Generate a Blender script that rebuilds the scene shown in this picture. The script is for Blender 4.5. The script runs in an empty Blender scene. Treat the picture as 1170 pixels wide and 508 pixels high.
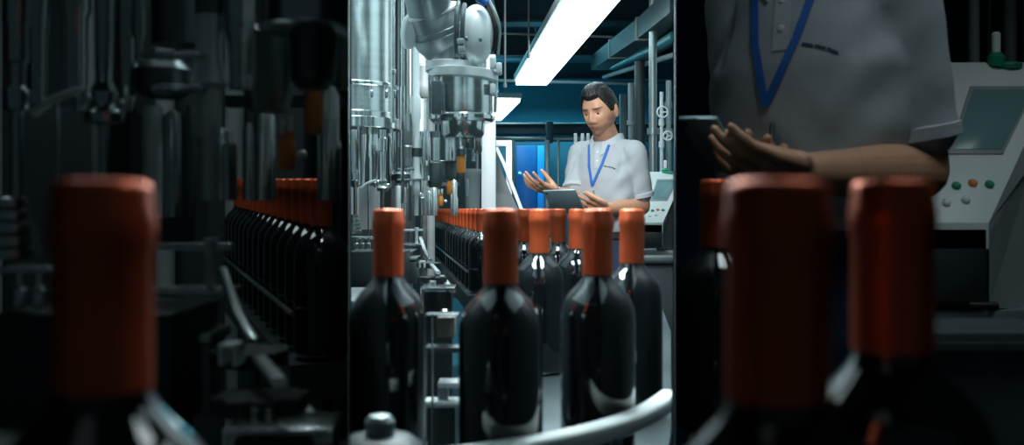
import bpy, bmesh, math, random
import numpy as np
from mathutils import Vector, Matrix
from mathutils.bvhtree import BVHTree
random.seed(7)
C = bpy.context.scene.collection
F = 1100.0            # focal length in pixels of the 1170 px frame
CAM = 1.2             # camera height
HZ = 237.0            # horizon row
PI = math.pi

# ------------------------------------------------------------------ views
class View:
    def __init__(s, k, dk): s.k = k; s.dk = dk
MID = View(1.0, 1.0)
SIDE = View(3.16, 1 / 3.16)      # the dim bays stand about three times closer
def at(V, u, v, d):              # true depth d
    px = 585 + V.k * (u - 585); py = 254 + V.k * (v - 254)
    return Vector(((px - 585) / F * d, d, CAM + (HZ - py) / F * d))
def P(V, u, v, D): return at(V, u, v, D * V.dk)
def M(px, D): return px * D / F

# ------------------------------------------------------------------ materials
MATS = {}
def mat(name, col, rough=.5, metal=0., bump=0., bscale=40., vary=.0, vscale=6., coat=0., emit=None, stretch=None, spec=None, trans=0.):
    if name in MATS: return MATS[name]
    m = bpy.data.materials.new(name); m.use_nodes = True
    nt = m.node_tree; b = nt.nodes['Principled BSDF']
    b.inputs['Base Color'].default_value = (*col, 1)
    b.inputs['Roughness'].default_value = rough
    b.inputs['Metallic'].default_value = metal
    b.inputs['Coat Weight'].default_value = coat
    b.inputs['Transmission Weight'].default_value = trans
    if spec is not None: b.inputs['Specular IOR Level'].default_value = spec
    tc = nt.nodes.new('ShaderNodeTexCoord'); mp = nt.nodes.new('ShaderNodeMapping')
    nt.links.new(tc.outputs['Object'], mp.inputs[0])
    if stretch: mp.inputs['Scale'].default_value = stretch
    if vary:
        n = nt.nodes.new('ShaderNodeTexNoise'); n.inputs['Scale'].default_value = vscale; n.inputs['Detail'].default_value = 5
        nt.links.new(mp.outputs[0], n.inputs['Vector'])
        r = nt.nodes.new('ShaderNodeValToRGB')
        r.color_ramp.elements[0].position = .3; r.color_ramp.elements[1].position = .7
        r.color_ramp.elements[0].color = (*[c * (1 - vary) for c in col], 1)
        r.color_ramp.elements[1].color = (*[min(1, c * (1 + vary)) for c in col], 1)
        nt.links.new(n.outputs['Fac'], r.inputs[0]); nt.links.new(r.outputs[0], b.inputs['Base Color'])
        rr = nt.nodes.new('ShaderNodeMapRange'); rr.inputs['To Min'].default_value = max(0, rough * .8); rr.inputs['To Max'].default_value = min(1, rough * 1.25)
        nt.links.new(n.outputs['Fac'], rr.inputs['Value']); nt.links.new(rr.outputs[0], b.inputs['Roughness'])
    if bump:
        n2 = nt.nodes.new('ShaderNodeTexNoise'); n2.inputs['Scale'].default_value = bscale; n2.inputs['Detail'].default_value = 4
        nt.links.new(mp.outputs[0], n2.inputs['Vector'])
        bp = nt.nodes.new('ShaderNodeBump'); bp.inputs['Strength'].default_value = bump; bp.inputs['Distance'].default_value = .01
        nt.links.new(n2.outputs['Fac'], bp.inputs['Height']); nt.links.new(bp.outputs[0], b.inputs['Normal'])
    if emit:
        b.inputs['Emission Color'].default_value = (*emit[0], 1); b.inputs['Emission Strength'].default_value = emit[1]
    MATS[name] = m
    return m
STEEL = mat('steel', (.62, .68, .68), .14, .95, vary=.12, vscale=9)
STEEL_D = mat('dark steel', (.16, .2, .21), .35, .9, vary=.2)
BRUSH = mat('brushed steel', (.66, .73, .73), .2, .95, bump=.05, bscale=30, stretch=(1, 1, 14), vary=.1)
CAST = mat('cast aluminium', (.36, .42, .43), .38, .6, bump=.05, bscale=60, vary=.08)
CASTL = mat('pale cast housing', (.78, .84, .85), .35, .25, vary=.05)
WHITE = mat('white paint', (.8, .86, .86), .4, vary=.04)
GREY = mat('grey paint', (.3, .34, .35), .5, vary=.1)
DGREY = mat('dark grey paint', (.035, .05, .055), .45, vary=.2)
BLACK = mat('black rubber', (.012, .014, .016), .5)
TEALW = mat('teal wall paint', (.035, .22, .30), .6, vary=.15, vscale=1.2)
TEALD = mat('dark teal paint', (.02, .065, .085), .6, vary=.2, vscale=2)
BLUED = mat('blue door paint', (.004, .05, .15), .35, vary=.15, vscale=2)
GLASS = mat('dark bottle glass', (.006, .008, .010), .06, 0, coat=.5, spec=.7)
FOIL = mat('orange red foil', (.80, .135, .045), .33, .5, bump=.15, bscale=160, stretch=(1, 1, .15), vary=.12, vscale=30)
FOILT = mat('orange red foil top', (.56, .09, .04), .42, .2)
ORANGE = mat('amber plastic', (.75, .26, .05), .35, vary=.1, vscale=40)
BLUE = mat('blue plastic', (.02, .14, .5), .4)
GREEN = mat('green plastic', (.01, .28, .16), .4)
SCREEN = mat('panel screen glass', (.17, .3, .32), .2)
REFLECTOR = mat('partition sheet', (.035, .055, .062), .55, vary=.08)
def reflector_bands():
    # partition sheets: dark below; pale upper bands added as reflectors for steel streaks
    m = REFLECTOR; nt = m.node_tree; b = nt.nodes['Principled BSDF']
    for l in list(b.inputs['Base Color'].links): nt.links.remove(l)
    tc = nt.nodes.new('ShaderNodeTexCoord'); sp = nt.nodes.new('ShaderNodeSeparateXYZ'); nt.links.new(tc.outputs['Object'], sp.inputs[0])
    def math_(op, a, v):
        n = nt.nodes.new('ShaderNodeMath'); n.operation = op
        nt.links.new(a, n.inputs[0])
        if hasattr(v, 'node'): nt.links.new(v, n.inputs[1])
        else: n.inputs[1].default_value = v
        return n.outputs[0]
    up = math_('GREATER_THAN', sp.outputs['Z'], 1.27)
    bar = math_('LESS_THAN', math_('FRACT', math_('MULTIPLY', sp.outputs['Y'], 1.3), 0), .5)
    k = math_('MULTIPLY', up, bar)
    mx = nt.nodes.new('ShaderNodeMix'); mx.data_type = 'RGBA'; nt.links.new(k, mx.inputs[0])
    mx.inputs[6].default_value = (.03, .045, .05, 1); mx.inputs[7].default_value = (.62, .72, .74, 1)
    nt.links.new(mx.outputs[2], b.inputs['Base Color'])
reflector_bands()
FLOORM = mat('dark resin floor', (.04, .055, .06), .3, vary=.3, vscale=2)
SHIRT = mat('grey polo knit', (.38, .41, .44), .85, bump=.25, bscale=16, vary=.05, vscale=300, spec=.2)
SHIRTC = mat('polo collar knit', (.44, .47, .50), .85, bump=.15, bscale=90, spec=.2)
NAVY = mat('navy trousers', (.012, .03, .075), .8, bump=.2, bscale=20)
LANY = mat('blue lanyard', (.02, .13, .46), .6)
HAIRM = mat('black hair', (.010, .009, .010), .33, bump=.6, bscale=22, stretch=(8, 1.2, 5))
TABM = mat('tablet back', (.20, .29, .32), .35, .3)
LEATH = mat('black shoe leather', (.01, .01, .01), .3)
EYEW = mat('eye white', (.6, .58, .55), .2)
IRIS = mat('dark brown iris', (.02, .01, .006), .15)

def skin_mat():
    m = bpy.data.materials.new('skin'); m.use_nodes = True; nt = m.node_tree; b = nt.nodes['Principled BSDF']
    a = nt.nodes.new('ShaderNodeAttribute'); a.attribute_name = 'tint'
    n = nt.nodes.new('ShaderNodeTexNoise'); n.inputs['Scale'].default_value = 60
    mx = nt.nodes.new('ShaderNodeMix'); mx.data_type = 'RGBA'; mx.blend_type = 'MULTIPLY'; mx.inputs[0].default_value = .25
    nt.links.new(a.outputs['Color'], mx.inputs[6]); nt.links.new(n.outputs['Fac'], mx.inputs[7])
    nt.links.new(mx.outputs[2], b.inputs['Base Color'])
    b.inputs['Roughness'].default_value = .48
    b.inputs['Subsurface Weight'].default_value = .08; b.inputs['Subsurface Radius'].default_value = (.01, .004, .002)
    return m
SKIN = skin_mat()

# ------------------------------------------------------------------ mesh helpers
def seam_planes(V, left=False):
    m = .0025
    out = []
    n = Vector((1, .1682, 0)).normalized()
    if V is MID:
        out = [(n * m, n), (Vector((-n.x, n.y, 0)) * m, Vector((-n.x, n.y, 0)))]
    elif left: out = [(-n * .001, -n)]
    else:
        q = Vector((n.x, -n.y, 0)); out = [(q * .001, q)]
    return out
def clipbm(bm, V, left=False):
    for co, no in seam_planes(V, left):
        g = bm.verts[:] + bm.edges[:] + bm.faces[:]
        r = bmesh.ops.bisect_plane(bm, geom=g, dist=1e-6, plane_co=co, plane_no=-no, clear_outer=True)
        ed = [e for e in r['geom_cut'] if isinstance(e, bmesh.types.BMEdge)]
        if ed:
            try: bmesh.ops.contextual_create(bm, geom=[e for e in ed if e.is_boundary])
            except Exception: pass
    return bm
def bmnew(): return bmesh.new()
def ring(c, ax, ay, n, ph=0): return [c + ax * math.cos(2 * PI * i / n + ph) + ay * math.sin(2 * PI * i / n + ph) for i in range(n)]
def loft(bm, rings, cap=True):
    vs = [[bm.verts.new(p) for p in r] for r in rings]; n = len(vs[0])
    for a, b in zip(vs, vs[1:]):
        for i in range(n): bm.faces.new((a[i], a[(i + 1) % n], b[(i + 1) % n], b[i]))
    if cap:
        bm.faces.new(list(reversed(vs[0]))); bm.faces.new(vs[-1])
    return bm
def lathe(bm, base, axis, prof, n=32):      # prof: [(height along axis, radius)]
    axis = axis.normalized()
    x = axis.orthogonal().normalized(); y = axis.cross(x)
    return loft(bm, [ring(base + axis * h, x * max(r, 1e-5), y * max(r, 1e-5), n) for h, r in prof])
def vlathe(bm, V, u, D, prof, n=32):        # prof: [(image row, radius px)] in photo pixels
    c = P(V, u, 0, D)
    rs = [ring(Vector((c.x, c.y, P(V, u, v, D).z)), Vector((M(r, D), 0, 0)), Vector((0, M(r, D), 0)), n) for v, r in prof]
    return loft(bm, rs)
def tube(bm, pts, r, n=12, r2=None):
    pts = [Vector(p) for p in pts]; rings = []; px = None
    for i, p in enumerate(pts):
        t = (pts[min(i + 1, len(pts) - 1)] - pts[max(i - 1, 0)]).normalized()
        if px is None: px = t.orthogonal().normalized()
        px = (px - t * px.dot(t)).normalized(); py = t.cross(px)
        rr = r if r2 is None else r + (r2 - r) * i / (len(pts) - 1)
        rings.append(ring(p, px * rr, py * rr, n))
    return loft(bm, rings)
def spline(pts, k=6):
    pts = [Vector(p) for p in pts]; q = [pts[0]] + pts + [pts[-1]]; out = []
    for i in range(1, len(q) - 2):
        a, b, c, d = q[i - 1:i + 3]
        for j in range(k):
            t = j / k
            out.append(.5 * ((2 * b) + (c - a) * t + (2 * a - 5 * b + 4 * c - d) * t * t + (3 * b - a - 3 * c + d) * t ** 3))
    out.append(pts[-1]); return out
def hexa(bm, c, bev=0.):                      # 8 corners: bottom 4 (ccw), top 4
    vs = [bm.verts.new(p) for p in c]
    fs = [bm.faces.new([vs[i] for i in f]) for f in ((3, 2, 1, 0), (4, 5, 6, 7), (0, 1, 5, 4), (1, 2, 6, 5), (2, 3, 7, 6), (3, 0, 4, 7))]
    if bev:
        es = list({e for f in fs for e in f.edges})
        bmesh.ops.bevel(bm, geom=es, offset=bev, segments=2, affect='EDGES', profile=.5)
    return bm
def box(bm, lo, hi, bev=0.):
    (a, b, c), (d, e, f) = lo, hi
    return hexa(bm, [(a, b, c), (d, b, c), (d, e, c), (a, e, c), (a, b, f), (d, b, f), (d, e, f), (a, e, f)], bev)
def pbox(bm, V, u0, u1, v0, v1, D, depth, bev=0.):   # photo-pixel box, front face at D, real depth
    a = P(V, u0, v1, D); b = P(V, u1, v0, D)
    return box(bm, (a.x, a.y, a.z), (b.x, b.y + depth, b.z), bev)
def ball(bm, c, r, seg=24, scale=None, mx=None):
    m = Matrix.Translation(c)
    if mx: m = m @ mx
    m = m @ Matrix.Diagonal((*(scale or (1, 1, 1)), 1))
    bmesh.ops.create_uvsphere(bm, u_segments=seg, v_segments=seg * 2 // 3, radius=r, matrix=m)
    return bm
def build(name, bm, m, parent=None, smooth=True, ang=35):
    me = bpy.data.meshes.new(name)
    bmesh.ops.remove_doubles(bm, verts=bm.verts, dist=1e-6)
    bmesh.ops.recalc_face_normals(bm, faces=bm.faces)
    bm.to_mesh(me); bm.free()
    me.materials.append(m)
    if smooth:
        me.polygons.foreach_set('use_smooth', [True] * len(me.polygons))
        try: me.set_sharp_from_angle(angle=math.radians(ang))
        except Exception: pass
    o = bpy.data.objects.new(name, me); C.objects.link(o)
    if parent:
        o.parent = parent
        if parent.type == 'EMPTY': o.matrix_parent_inverse = Matrix.Translation(-parent.location)
        else: o.matrix_parent_inverse = parent.matrix_parent_inverse.copy() if False else Matrix.Identity(4)
    return o
def sub(name, bm, m, part, **k):               # a sub-part built in the same world space as its part
    return build(name, bm, m, part, **k)
def thing(name, label, cat, loc=(0, 0, 0), group=None):
    o = bpy.data.objects.new(name, None); C.objects.link(o); o.location = loc; o.empty_display_size = .05
    o['label'] = label; o['category'] = cat
    if group: o['group'] = group
    return o
def tag(o, label, cat, group=None):
    o['label'] = label; o['category'] = cat
    if group: o['group'] = group
    return o
def struct(name, bm, m, smooth=False):
    o = build(name, bm, m, None, smooth); o['kind'] = 'structure'; return o
def dup(root, loc, label, group):
    r = root.copy(); C.objects.link(r); r.location = loc; r['label'] = label
    if group: r['group'] = group
    elif 'group' in r: del r['group']
    for ch in list(root.children):
        c = ch.copy(); C.objects.link(c); c.parent = r
        for g in ch.children:
            d = g.copy(); C.objects.link(d); d.parent = c
    return r
def ground(V, u, D):
    p = P(V, u, 254, D); return (p.x, p.y, 0)

# ------------------------------------------------------------------ setting
H = 3.0
b = bmnew(); box(b, (-3.2, -1.2, -.08), (3.2, 14.3, 0)); struct('floor', b, FLOORM)
b = bmnew(); box(b, (-3.2, -1.2, H), (3.2, 14.3, H + .1)); struct('ceiling', b, TEALD)
b = bmnew(); box(b, (-3.2, 14.0, 0), (3.2, 14.15, H)); struct('wall_back', b, TEALW)
S0 = .1682
for sgn, nm in ((-1, 'left'), (1, 'right')):
    b = bmnew(); y0, y1 = .66, 14.0; th = .0016
    pts = [(sgn * S0 * y0, y0), (sgn * S0 * y1, y1), (sgn * (S0 * y1 + th), y1), (sgn * (S0 * y0 + th), y0)]
    hexa(b, [(x, y, 0) for x, y in pts] + [(x, y, H) for x, y in pts])
    struct('wall_partition_' + nm, b, REFLECTOR)  # added sheet, edge-on to the camera, keeps light apart between bays
    b = bmnew(); box(b, (min(sgn * 3.1, sgn * 3.2), -1.2, 0), (max(sgn * 3.1, sgn * 3.2), 14.15, H)); struct('wall_' + nm, b, DGREY)
b = bmnew(); box(b, (-3.1, 3.0, 0), (-.53, 3.08, H)); struct('wall_back_left', b, DGREY)
b = bmnew(); box(b, (.60, 3.4, 0), (3.1, 3.48, H)); struct('wall_back_right', b, TEALD)

# ceiling beams across the hall
for y in (5.2, 6.6, 8.3, 10.1, 12.0):
    b = bmnew(); w = S0 * y - .01
    box(b, (-w, y, 2.80), (w, y + .12, 3.0)); box(b, (-w, y - .05, 2.79), (w, y + .17, 2.81))
    struct('trim_%d' % int(y), b, TEALD)

# ------------------------------------------------------------------ bottles
def make_bottle(label, group=None):
    t = thing('wine_bottle', label, 'wine bottle', (0, 0, 0), group)
    h = .255
    prof = [(0, .024), (.0015, .034), (.006, .0380), (.012, .0388), (.140, .0388), (.149, .0382), (.157, .0364), (.164, .0330), (.170, .0285), (.175, .0236), (.180, .0188), (.184, .0160), (.189, .0142), (.25, .0138)]
    bm = bmnew(); lathe(bm, Vector((0, 0, 0)), Vector((0, 0, 1)), prof, 40); build('glass_body', bm, GLASS, t, ang=60)
    prof = [(.187, .0150), (.1875, .0158), (.205, .0158), (.232, .0156), (.234, .0166), (.2435, .0168), (.2455, .0160), (.252, .0158), (.2545, .0148), (.2555, .012), (.2556, .0)]
    bm = bmnew(); lathe(bm, Vector((0, 0, 0)), Vector((0, 0, 1)), prof, 36); build('foil_capsule', bm, FOIL, t, ang=50)
    return t
ORD = ['nearest', 'second', 'third', 'fourth', 'fifth', 'sixth', 'seventh', 'eighth', 'ninth', 'tenth', 'eleventh', 'twelfth', 'thirteenth', 'fourteenth', 'fifteenth', 'sixteenth', 'seventeenth', 'eighteenth']
proto = None
def bottle(V, u, d, label, group=None, top=238.5):
    global proto
    p = at(V, u, top, d)
    loc = (p.x, d, p.z - .2555)
    if proto is None:
        proto = make_bottle(label, group); proto.location = loc; return proto
    o = dup(proto, loc, label, group); o.rotation_euler.z = random.uniform(0, 6); return o
FB = []
FB.append(bottle(MID, 443.5, .985, 'large foil-capped bottle leftmost in the foreground of the bright middle bay', 'foreground bottles in the middle bay'))
FB.append(bottle(MID, 572, .885, 'large foil-capped wine bottle at front centre of the bright middle bay', 'foreground bottles in the middle bay'))
FB.append(bottle(MID, 683, 1.0, 'large foil-capped wine bottle directly below the man with the tablet, in front', 'foreground bottles in the middle bay'))
FB.append(bottle(MID, 722, 1.22, 'foil-capped wine bottle rightmost in the bright middle bay, behind the curved rail', 'foreground bottles in the middle bay'))
bottle(MID, 616, 1.50, 'foil-capped bottle just right of the front centre bottle, standing further back', 'middle distance bottles')
bottle(MID, 638, 1.98, 'small foil-capped bottle below the tablet, behind its larger neighbours', 'middle distance bottles')
bottle(MID, 660, 1.66, 'foil-capped bottle peeking out left behind the bottle below the man', 'middle distance bottles')
bottle(MID, 599, 2.05, 'foil-capped bottle half hidden behind right edge of the front centre bottle', 'middle distance bottles')
bottle(MID, 626, 2.5, 'small far foil-capped bottle right of the front centre bottle, mostly covered', 'middle distance bottles')
# the diagonal rows
def row(V, u_start, spacing, n, where, group, many):
    k = V.dk
    def XY(u):
        invD = 1 / 3.0 - .003276 * (548 - u); D = 1 / invD
        return Vector(((u - 585) / F * D, D * k))
    p = XY(u_start); q = XY(492); dirn = (q - p).normalized()
    for i in range(n):
        c = p + dirn * spacing * i
        d = c.y; z = CAM + ((HZ - 254 - V.k * (238.2 - 254)) / F) * d
        if i < many: lab = '%s bottle from the near end of the diagonal row, %s' % (ORD[i] if i else 'first', where)
        else: lab = 'tiny foil-capped bottle at the far end of the diagonal row, %s' % where
        o = dup(proto, (c.x, d, z - .2555), lab, group)
        o.rotation_euler.z = random.uniform(0, 6)
    return p, dirn
row(MID, 550, .16, 26, 'bright middle bay', 'diagonal row of bottles in the middle bay', 16)
row(SIDE, 516.0, .083, 14, 'dim left bay', 'diagonal row of bottles in the left bay', 14)
# dim bays: near bottles
bottle(SIDE, 437, .315, 'huge blurred foil-capped bottle close up in the dim left bay')
bottle(SIDE, 681, .30, 'huge blurred foil-capped bottle in dim right bay, below the lanyard')
bottle(SIDE, 722.5, .385, 'large blurred foil-capped bottle in the dim right bay, below the bent elbow')
bottle(SIDE, 658.5, .98, 'blurred foil-capped bottle at the left edge of the dim right bay')

# ------------------------------------------------------------------ bottle carriers
# curved front rail of the middle bay
zr = CAM - .200
railpts = [at(MID, u, v, .2 * F / (v - HZ)) for u, v in ((470, 512), (520, 508), (580, 500), (640, 490), (700, 475), (740, 459), (764, 443))]
def strip(bm, pts, w, h, up=Vector((0, 0, 1))):
    rs = []
    for i, p in enumerate(pts):
        t = (pts[min(i + 1, len(pts) - 1)] - pts[max(i - 1, 0)]).normalized(); s = t.cross(up).normalized()
        e = .22
        rs.append([p - s * w / 2 * (1 - e) , p + s * w / 2 * (1 - e), p + s * w / 2 - up * h * e, p + s * w / 2 - up * h * (1 - e), p + s * w / 2 * (1 - e) - up * h, p - s * w / 2 * (1 - e) - up * h, p - s * w / 2 - up * h * (1 - e), p - s * w / 2 - up * h * e])
    return loft(bm, rs)
t = thing('guide_rail', 'pale curved steel guide rail sweeping in front of the middle foreground bottles', 'guide rail', (0, .8, 0))
b = bmnew(); strip(b, spline([p - Vector((0, .012, 0)) for p in railpts], 8), .022, .017); clipbm(b, MID); build('rail_band', b, WHITE, t, ang=60)
for i in (1, 4):
    p = railpts[i]; b = bmnew(); lathe(b, Vector((p.x, p.y - .028, 0)), Vector((0, 0, 1)), [(0, .02), (.01, .02), (.012, .006), (p.z - .016, .006)], 16); build('support_post', b, STEEL_D, t)
# the turntable below the bottles
zt = CAM - .2555 - .0015
t = thing('bottle_turntable', 'steel carrier table under the foreground bottles behind the curved rail', 'turntable', (.08, 1.4, 0))
b = bmnew()
poly = [(-.055, .842), (-.01, .838), (.06, .862), (.112, .915), (.165, 1.02), (.185, 1.12), (.33, 2.0), (.40, 2.6), (.0, 2.6), (-.03, 1.6), (-.055, 1.0)]
hexz = [[Vector((x, y, z)) for x, y in poly] for z in (zt - .02, zt)]
loft(b, hexz); clipbm(b, MID); build('table_plate', b, STEEL_D, t, smooth=False)
b = bmnew(); lathe(b, Vector((.08, 1.5, 0)), Vector((0, 0, 1)), [(0, .12), (.04, .12), (.05, .06), (zt - .02, .06)]); build('pedestal', b, STEEL_D, t)
t = thing('conveyor_stand', 'narrow steel conveyor plate under the leftmost middle foreground bottle', 'conveyor', (-.125, 1.0, 0))
b = bmnew(); box(b, (-.35, .93, zt - .015), (-.093, 1.06, zt), .002); clipbm(b, MID); build('conveyor_plate', b, STEEL_D, t)
b = bmnew(); box(b, (-.14, .98, 0), (-.11, 1.02, zt - .015)); build('stand_leg', b, STEEL_D, t)
for nm, x0, x1, y0, y1, lab in (('carrier_table', -.30, -.10, .25, .40, 'steel table under the huge bottle in the dim left bay'), ('carrier_table', .03, .17, .24, .45, 'steel table under the two huge bottles in the dim right bay'), ('carrier_table', .185, .245, .94, 1.02, 'steel table under the blurred bottle at the left of the dim right bay')):
    t = thing(nm, lab, 'table', ((x0 + x1) / 2, (y0 + y1) / 2, 0))
    zz_ = {.25: at(SIDE, 437, 238.5, .315).z, .24: at(SIDE, 681, 238.5, .30).z, .94: at(SIDE, 654, 238.5, .98).z}[y0] - .2565
    b = bmnew(); box(b, (x0, y0, zz_ - .02), (x1, y1, zz_), .002); build('table_plate', b, STEEL_D, t)
    b = bmnew(); box(b, ((x0 + x1) / 2 - .03, (y0 + y1) / 2 - .03, 0), ((x0 + x1) / 2 + .03, (y0 + y1) / 2 + .03, zz_ - .02)); build('table_leg', b, STEEL_D, t)
# row conveyors
def conveyor(V, u0, lab, left):
    def XY(u):
        D = 1 / (1 / 3.0 - .003276 * (548 - u)); return Vector(((u - 585) / F * D, D * V.dk))
    p, q = XY(u0), XY(488); n = Vector((-(q - p).y, (q - p).x)).normalized()
    def zz(d): return CAM + ((HZ - 254 - V.k * (238.2 - 254)) / F) * d - .2575
    t = thing('bottle_conveyor', lab, 'conveyor', (p.x, p.y, 0))
    w = .05
    c = [p - n * w, q - n * w, q + n * w, p + n * w]
    b = bmnew(); hexa(b, [Vector((a.x, a.y, zz(a.y) - .05)) for a in c] + [Vector((a.x, a.y, zz(a.y))) for a in c]); clipbm(b, V, left); build('belt', b, STEEL_D, t)
    for s in (-1, 1):
        b = bmnew(); pts = [Vector(((a + n * s * .047).x, (a + n * s * .047).y, zz(a.y) + .07)) for a in (p, q)]
        tube(b, pts, .004, 8); clipbm(b, V, left); build('side_rail', b, STEEL, t)
    for f in (.12, .5, .9):
        a = p + (q - p) * f; b = bmnew(); box(b, (a.x - .02, a.y - .02, 0), (a.x + .02, a.y + .02, zz(a.y) - .05)); build('support_leg', b, STEEL_D, t)
conveyor(MID, 553, 'long conveyor carrying the diagonal bottle row in the bright middle bay', True)
conveyor(SIDE, 518, 'conveyor carrying the diagonal bottle row in the dim left bay', True)

# ------------------------------------------------------------------ filling machine (middle and left bay)
def filler(V, where, left=True):
    cl = lambda b: clipbm(b, V, left)
    D = 2.6
    t = thing('filling_machine', 'stainless rotary filling machine with hanging pistons, ' + where, 'filling machine', ground(V, 418 if V is MID else 425, D))
    if V is MID:
        b = bmnew(); vlathe(b, V, 398, 2.75, [(148, 52), (-20, 52)], 72); cl(b); build('drum', b, BRUSH, t, ang=60)
        for v0, v1, r in ((98, 103, 57), (137, 149, 60), (130, 137, 54)):
            b = bmnew(); vlathe(b, V, 398, 2.75, [(v1, r - 1), (v1 - .8, r), (v0 + .8, r), (v0, r - 1)], 72); cl(b); build('drum_flange', b, STEEL, t)
        for u in (424, 441, 451):
            b = bmnew(); vlathe(b, V, u, 2.40, [(112, 1.6), (110, 2.4), (104, 2.4), (103, 1.4), (97, 1.4)], 14); build('clamp_bolt', b, STEEL, t)
        b = bmnew(); vlathe(b, V, 449, 2.52, [(140, 3), (85, 3), (84, 4), (80, 4), (79, 2.4), (-15, 2.4)], 16); build('tie_rod', b, STEEL, t)
        b = bmnew(); vlathe(b, V, 460, 2.5, [(232, 2.0), (150, 2.0), (148, 3), (100, 3), (98, 2.0), (-15, 2.0)], 16); build('tie_rod', b, STEEL, t)
        b = bmnew(); vlathe(b, V, 466, 2.7, [(150, 1.4), (-15, 1.4)], 12); build('tie_rod', b, STEEL, t)
    # pistons
    def piston(u, DD, segs, n=20):
        b = bmnew(); vlathe(b, V, u, DD, segs, n); cl(b); return build('filling_piston', b, STEEL, t)
    pA = piston(406, D - .2, [(262, 2.3), (214, 2.3), (213.5, 4.2), (208, 4.6), (206, 4.6), (205, 2.8), (197, 3.0), (196, 4.0), (183, 4.0), (182, 4.6), (148, 4.6)])
    pB = piston(437.5, D - .15, [(242, 1.6), (219, 1.8), (218, 6.5), (214.5, 7), (213, 5), (211, 4.2), (207, 5.0), (204, 3.6), (203, 3.0), (173, 3.4), (172, 4.6), (158, 5.0), (157, 3.6), (148, 3.8)])
    piston(413.5, D + .5, [(211, 3.4), (209, 3.2), (188, 3.4), (170, 5.0), (150, 5.4)])
    piston(427, D + .55, [(208, 4.6), (180, 4.6), (178, 5.6), (165, 5.6), (150, 4.4)])
    piston(446, D + .3, [(214, 1.8), (208, 3), (190, 4), (165, 4), (150, 2.5)])
    for u, v in ((431.5, 209), (429, 211), (443, 213)):
        b = bmnew(); vlathe(b, V, u, D - .1, [(v + 3.2, 1.6), (v + 2.5, 2.2), (v - 2.5, 2.2), (v - 3.2, 1.4)], 12); build('valve_knob', b, STEEL, t)
    b = bmnew(); vlathe(b, V, 420.8, D + .15, [(272, .9), (212, .9), (211, 2.2), (208.5, 2.2)], 12); build('tie_rod', b, STEEL, t)
    b = bmnew(); tube(b, spline([P(V, 412, 215, D), P(V, 420, 209, D), P(V, 430, 206, D)], 5), M(1.5, D), 10); build('hose', b, CASTL, t)
    b = bmnew(); pbox(b, V, 401, 412, 213, 266, D + .9, .02); cl(b); build('back_plate', b, GREY, t)
    b = bmnew(); pbox(b, V, 410, 433, 212, 262, D + .6, .02); build('back_plate', b, GREY, t)
    # spring stack
    prof = []; v = 267
    for r in (9.5, 9, 8.2, 7, 6): prof += [(v, r * .75), (v - .6, r), (v - 3.4, r), (v - 4, r * .75)]; v -= 4.6
    b = bmnew(); vlathe(b, V, 403.5, D - .2, prof, 28); cl(b); build('spring_stack', b, BRUSH, t)
    b = bmnew(); pbox(b, V, 399, 428, 270, 273, D - .5, .03, .002); cl(b); build('cross_bar', b, BRUSH, t)
    for u in (407, 414, 421, 431):
        b = bmnew(); vlathe(b, V, u, D - .55, [(285, 1.2), (284, 3), (278, 3), (277, 1.5), (272, 1.5)], 12); cl(b); build('grip', b, STEEL if u != 431 else CASTL, t)
    # central column
    b = bmnew(); vlathe(b, V, 475.5, D + .2, [(246, 2.6), (224, 2.8), (222, 4.2), (214, 4.2), (206, 4.0), (204, 6.5), (200, 5.6), (194, 4.4), (179, 4.4)], 24); build('column_shaft', b, CASTL, t)
    b = bmnew(); vlathe(b, V, 475.5, D + .2, [(179, 4.9), (169, 4.9)], 24); build('column_collar', b, STEEL_D, t)
    b = bmnew(); vlathe(b, V, 475.5, D + .2, [(169, 4.4), (140, 4.2), (134, 5.4), (112, 5.4), (108, 4), (70, 4), (20, 3)] if V is MID else [(169, 4.4), (150, 4.2)], 24); build('column_shaft', b, CASTL, t)
    for v0 in (192, 204):
        b = bmnew(); pbox(b, V, 454, 473, v0, v0 + 2.4, D + .1, .02, .002); build('bracket_bar', b, BRUSH, t)
    b = bmnew(); vlathe(b, V, 459, D + .3, [(209, 7), (206, 10), (199, 10), (196, 7)], 24); build('clamp_ring', b, STEEL_D, t)
    for u, r, v0, v1, m in ((455, 3.4, 212, 252, CASTL), (462.5, 2.6, 214, 252, BRUSH), (469, 1.8, 212, 252, STEEL_D), (482, 3.6, 225, 246, BRUSH)):
        b = bmnew(); vlathe(b, V, u, D + .25, [(v1, r), (v0 + 1, r), (v0, r * .8)], 18); build('cylinder', b, m, t)
    b = bmnew(); vlathe(b, V, 450, D + .1, [(196, 1.4), (188, 1.6), (186, 2.4), (150, 2.2)], 14); build('cylinder', b, STEEL, t)
    b = bmnew(); vlathe(b, V, 464, D + .9, [(190, 9), (168, 9), (166, 7), (130 if V is MID else 150, 7)], 24); build('drive_housing', b, STEEL_D, t)
    b = bmnew(); pbox(b, V, 447, 470, 215, 262, D + .85, .05); build('drive_housing', b, DGREY, t)
    b = bmnew(); pbox(b, V, 438, 449, 175, 245, D + 1.1, .05); build('drive_housing', b, BLACK, t)
filler(MID, 'bright middle bay')
filler(SIDE, 'dim left bay')

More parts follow.
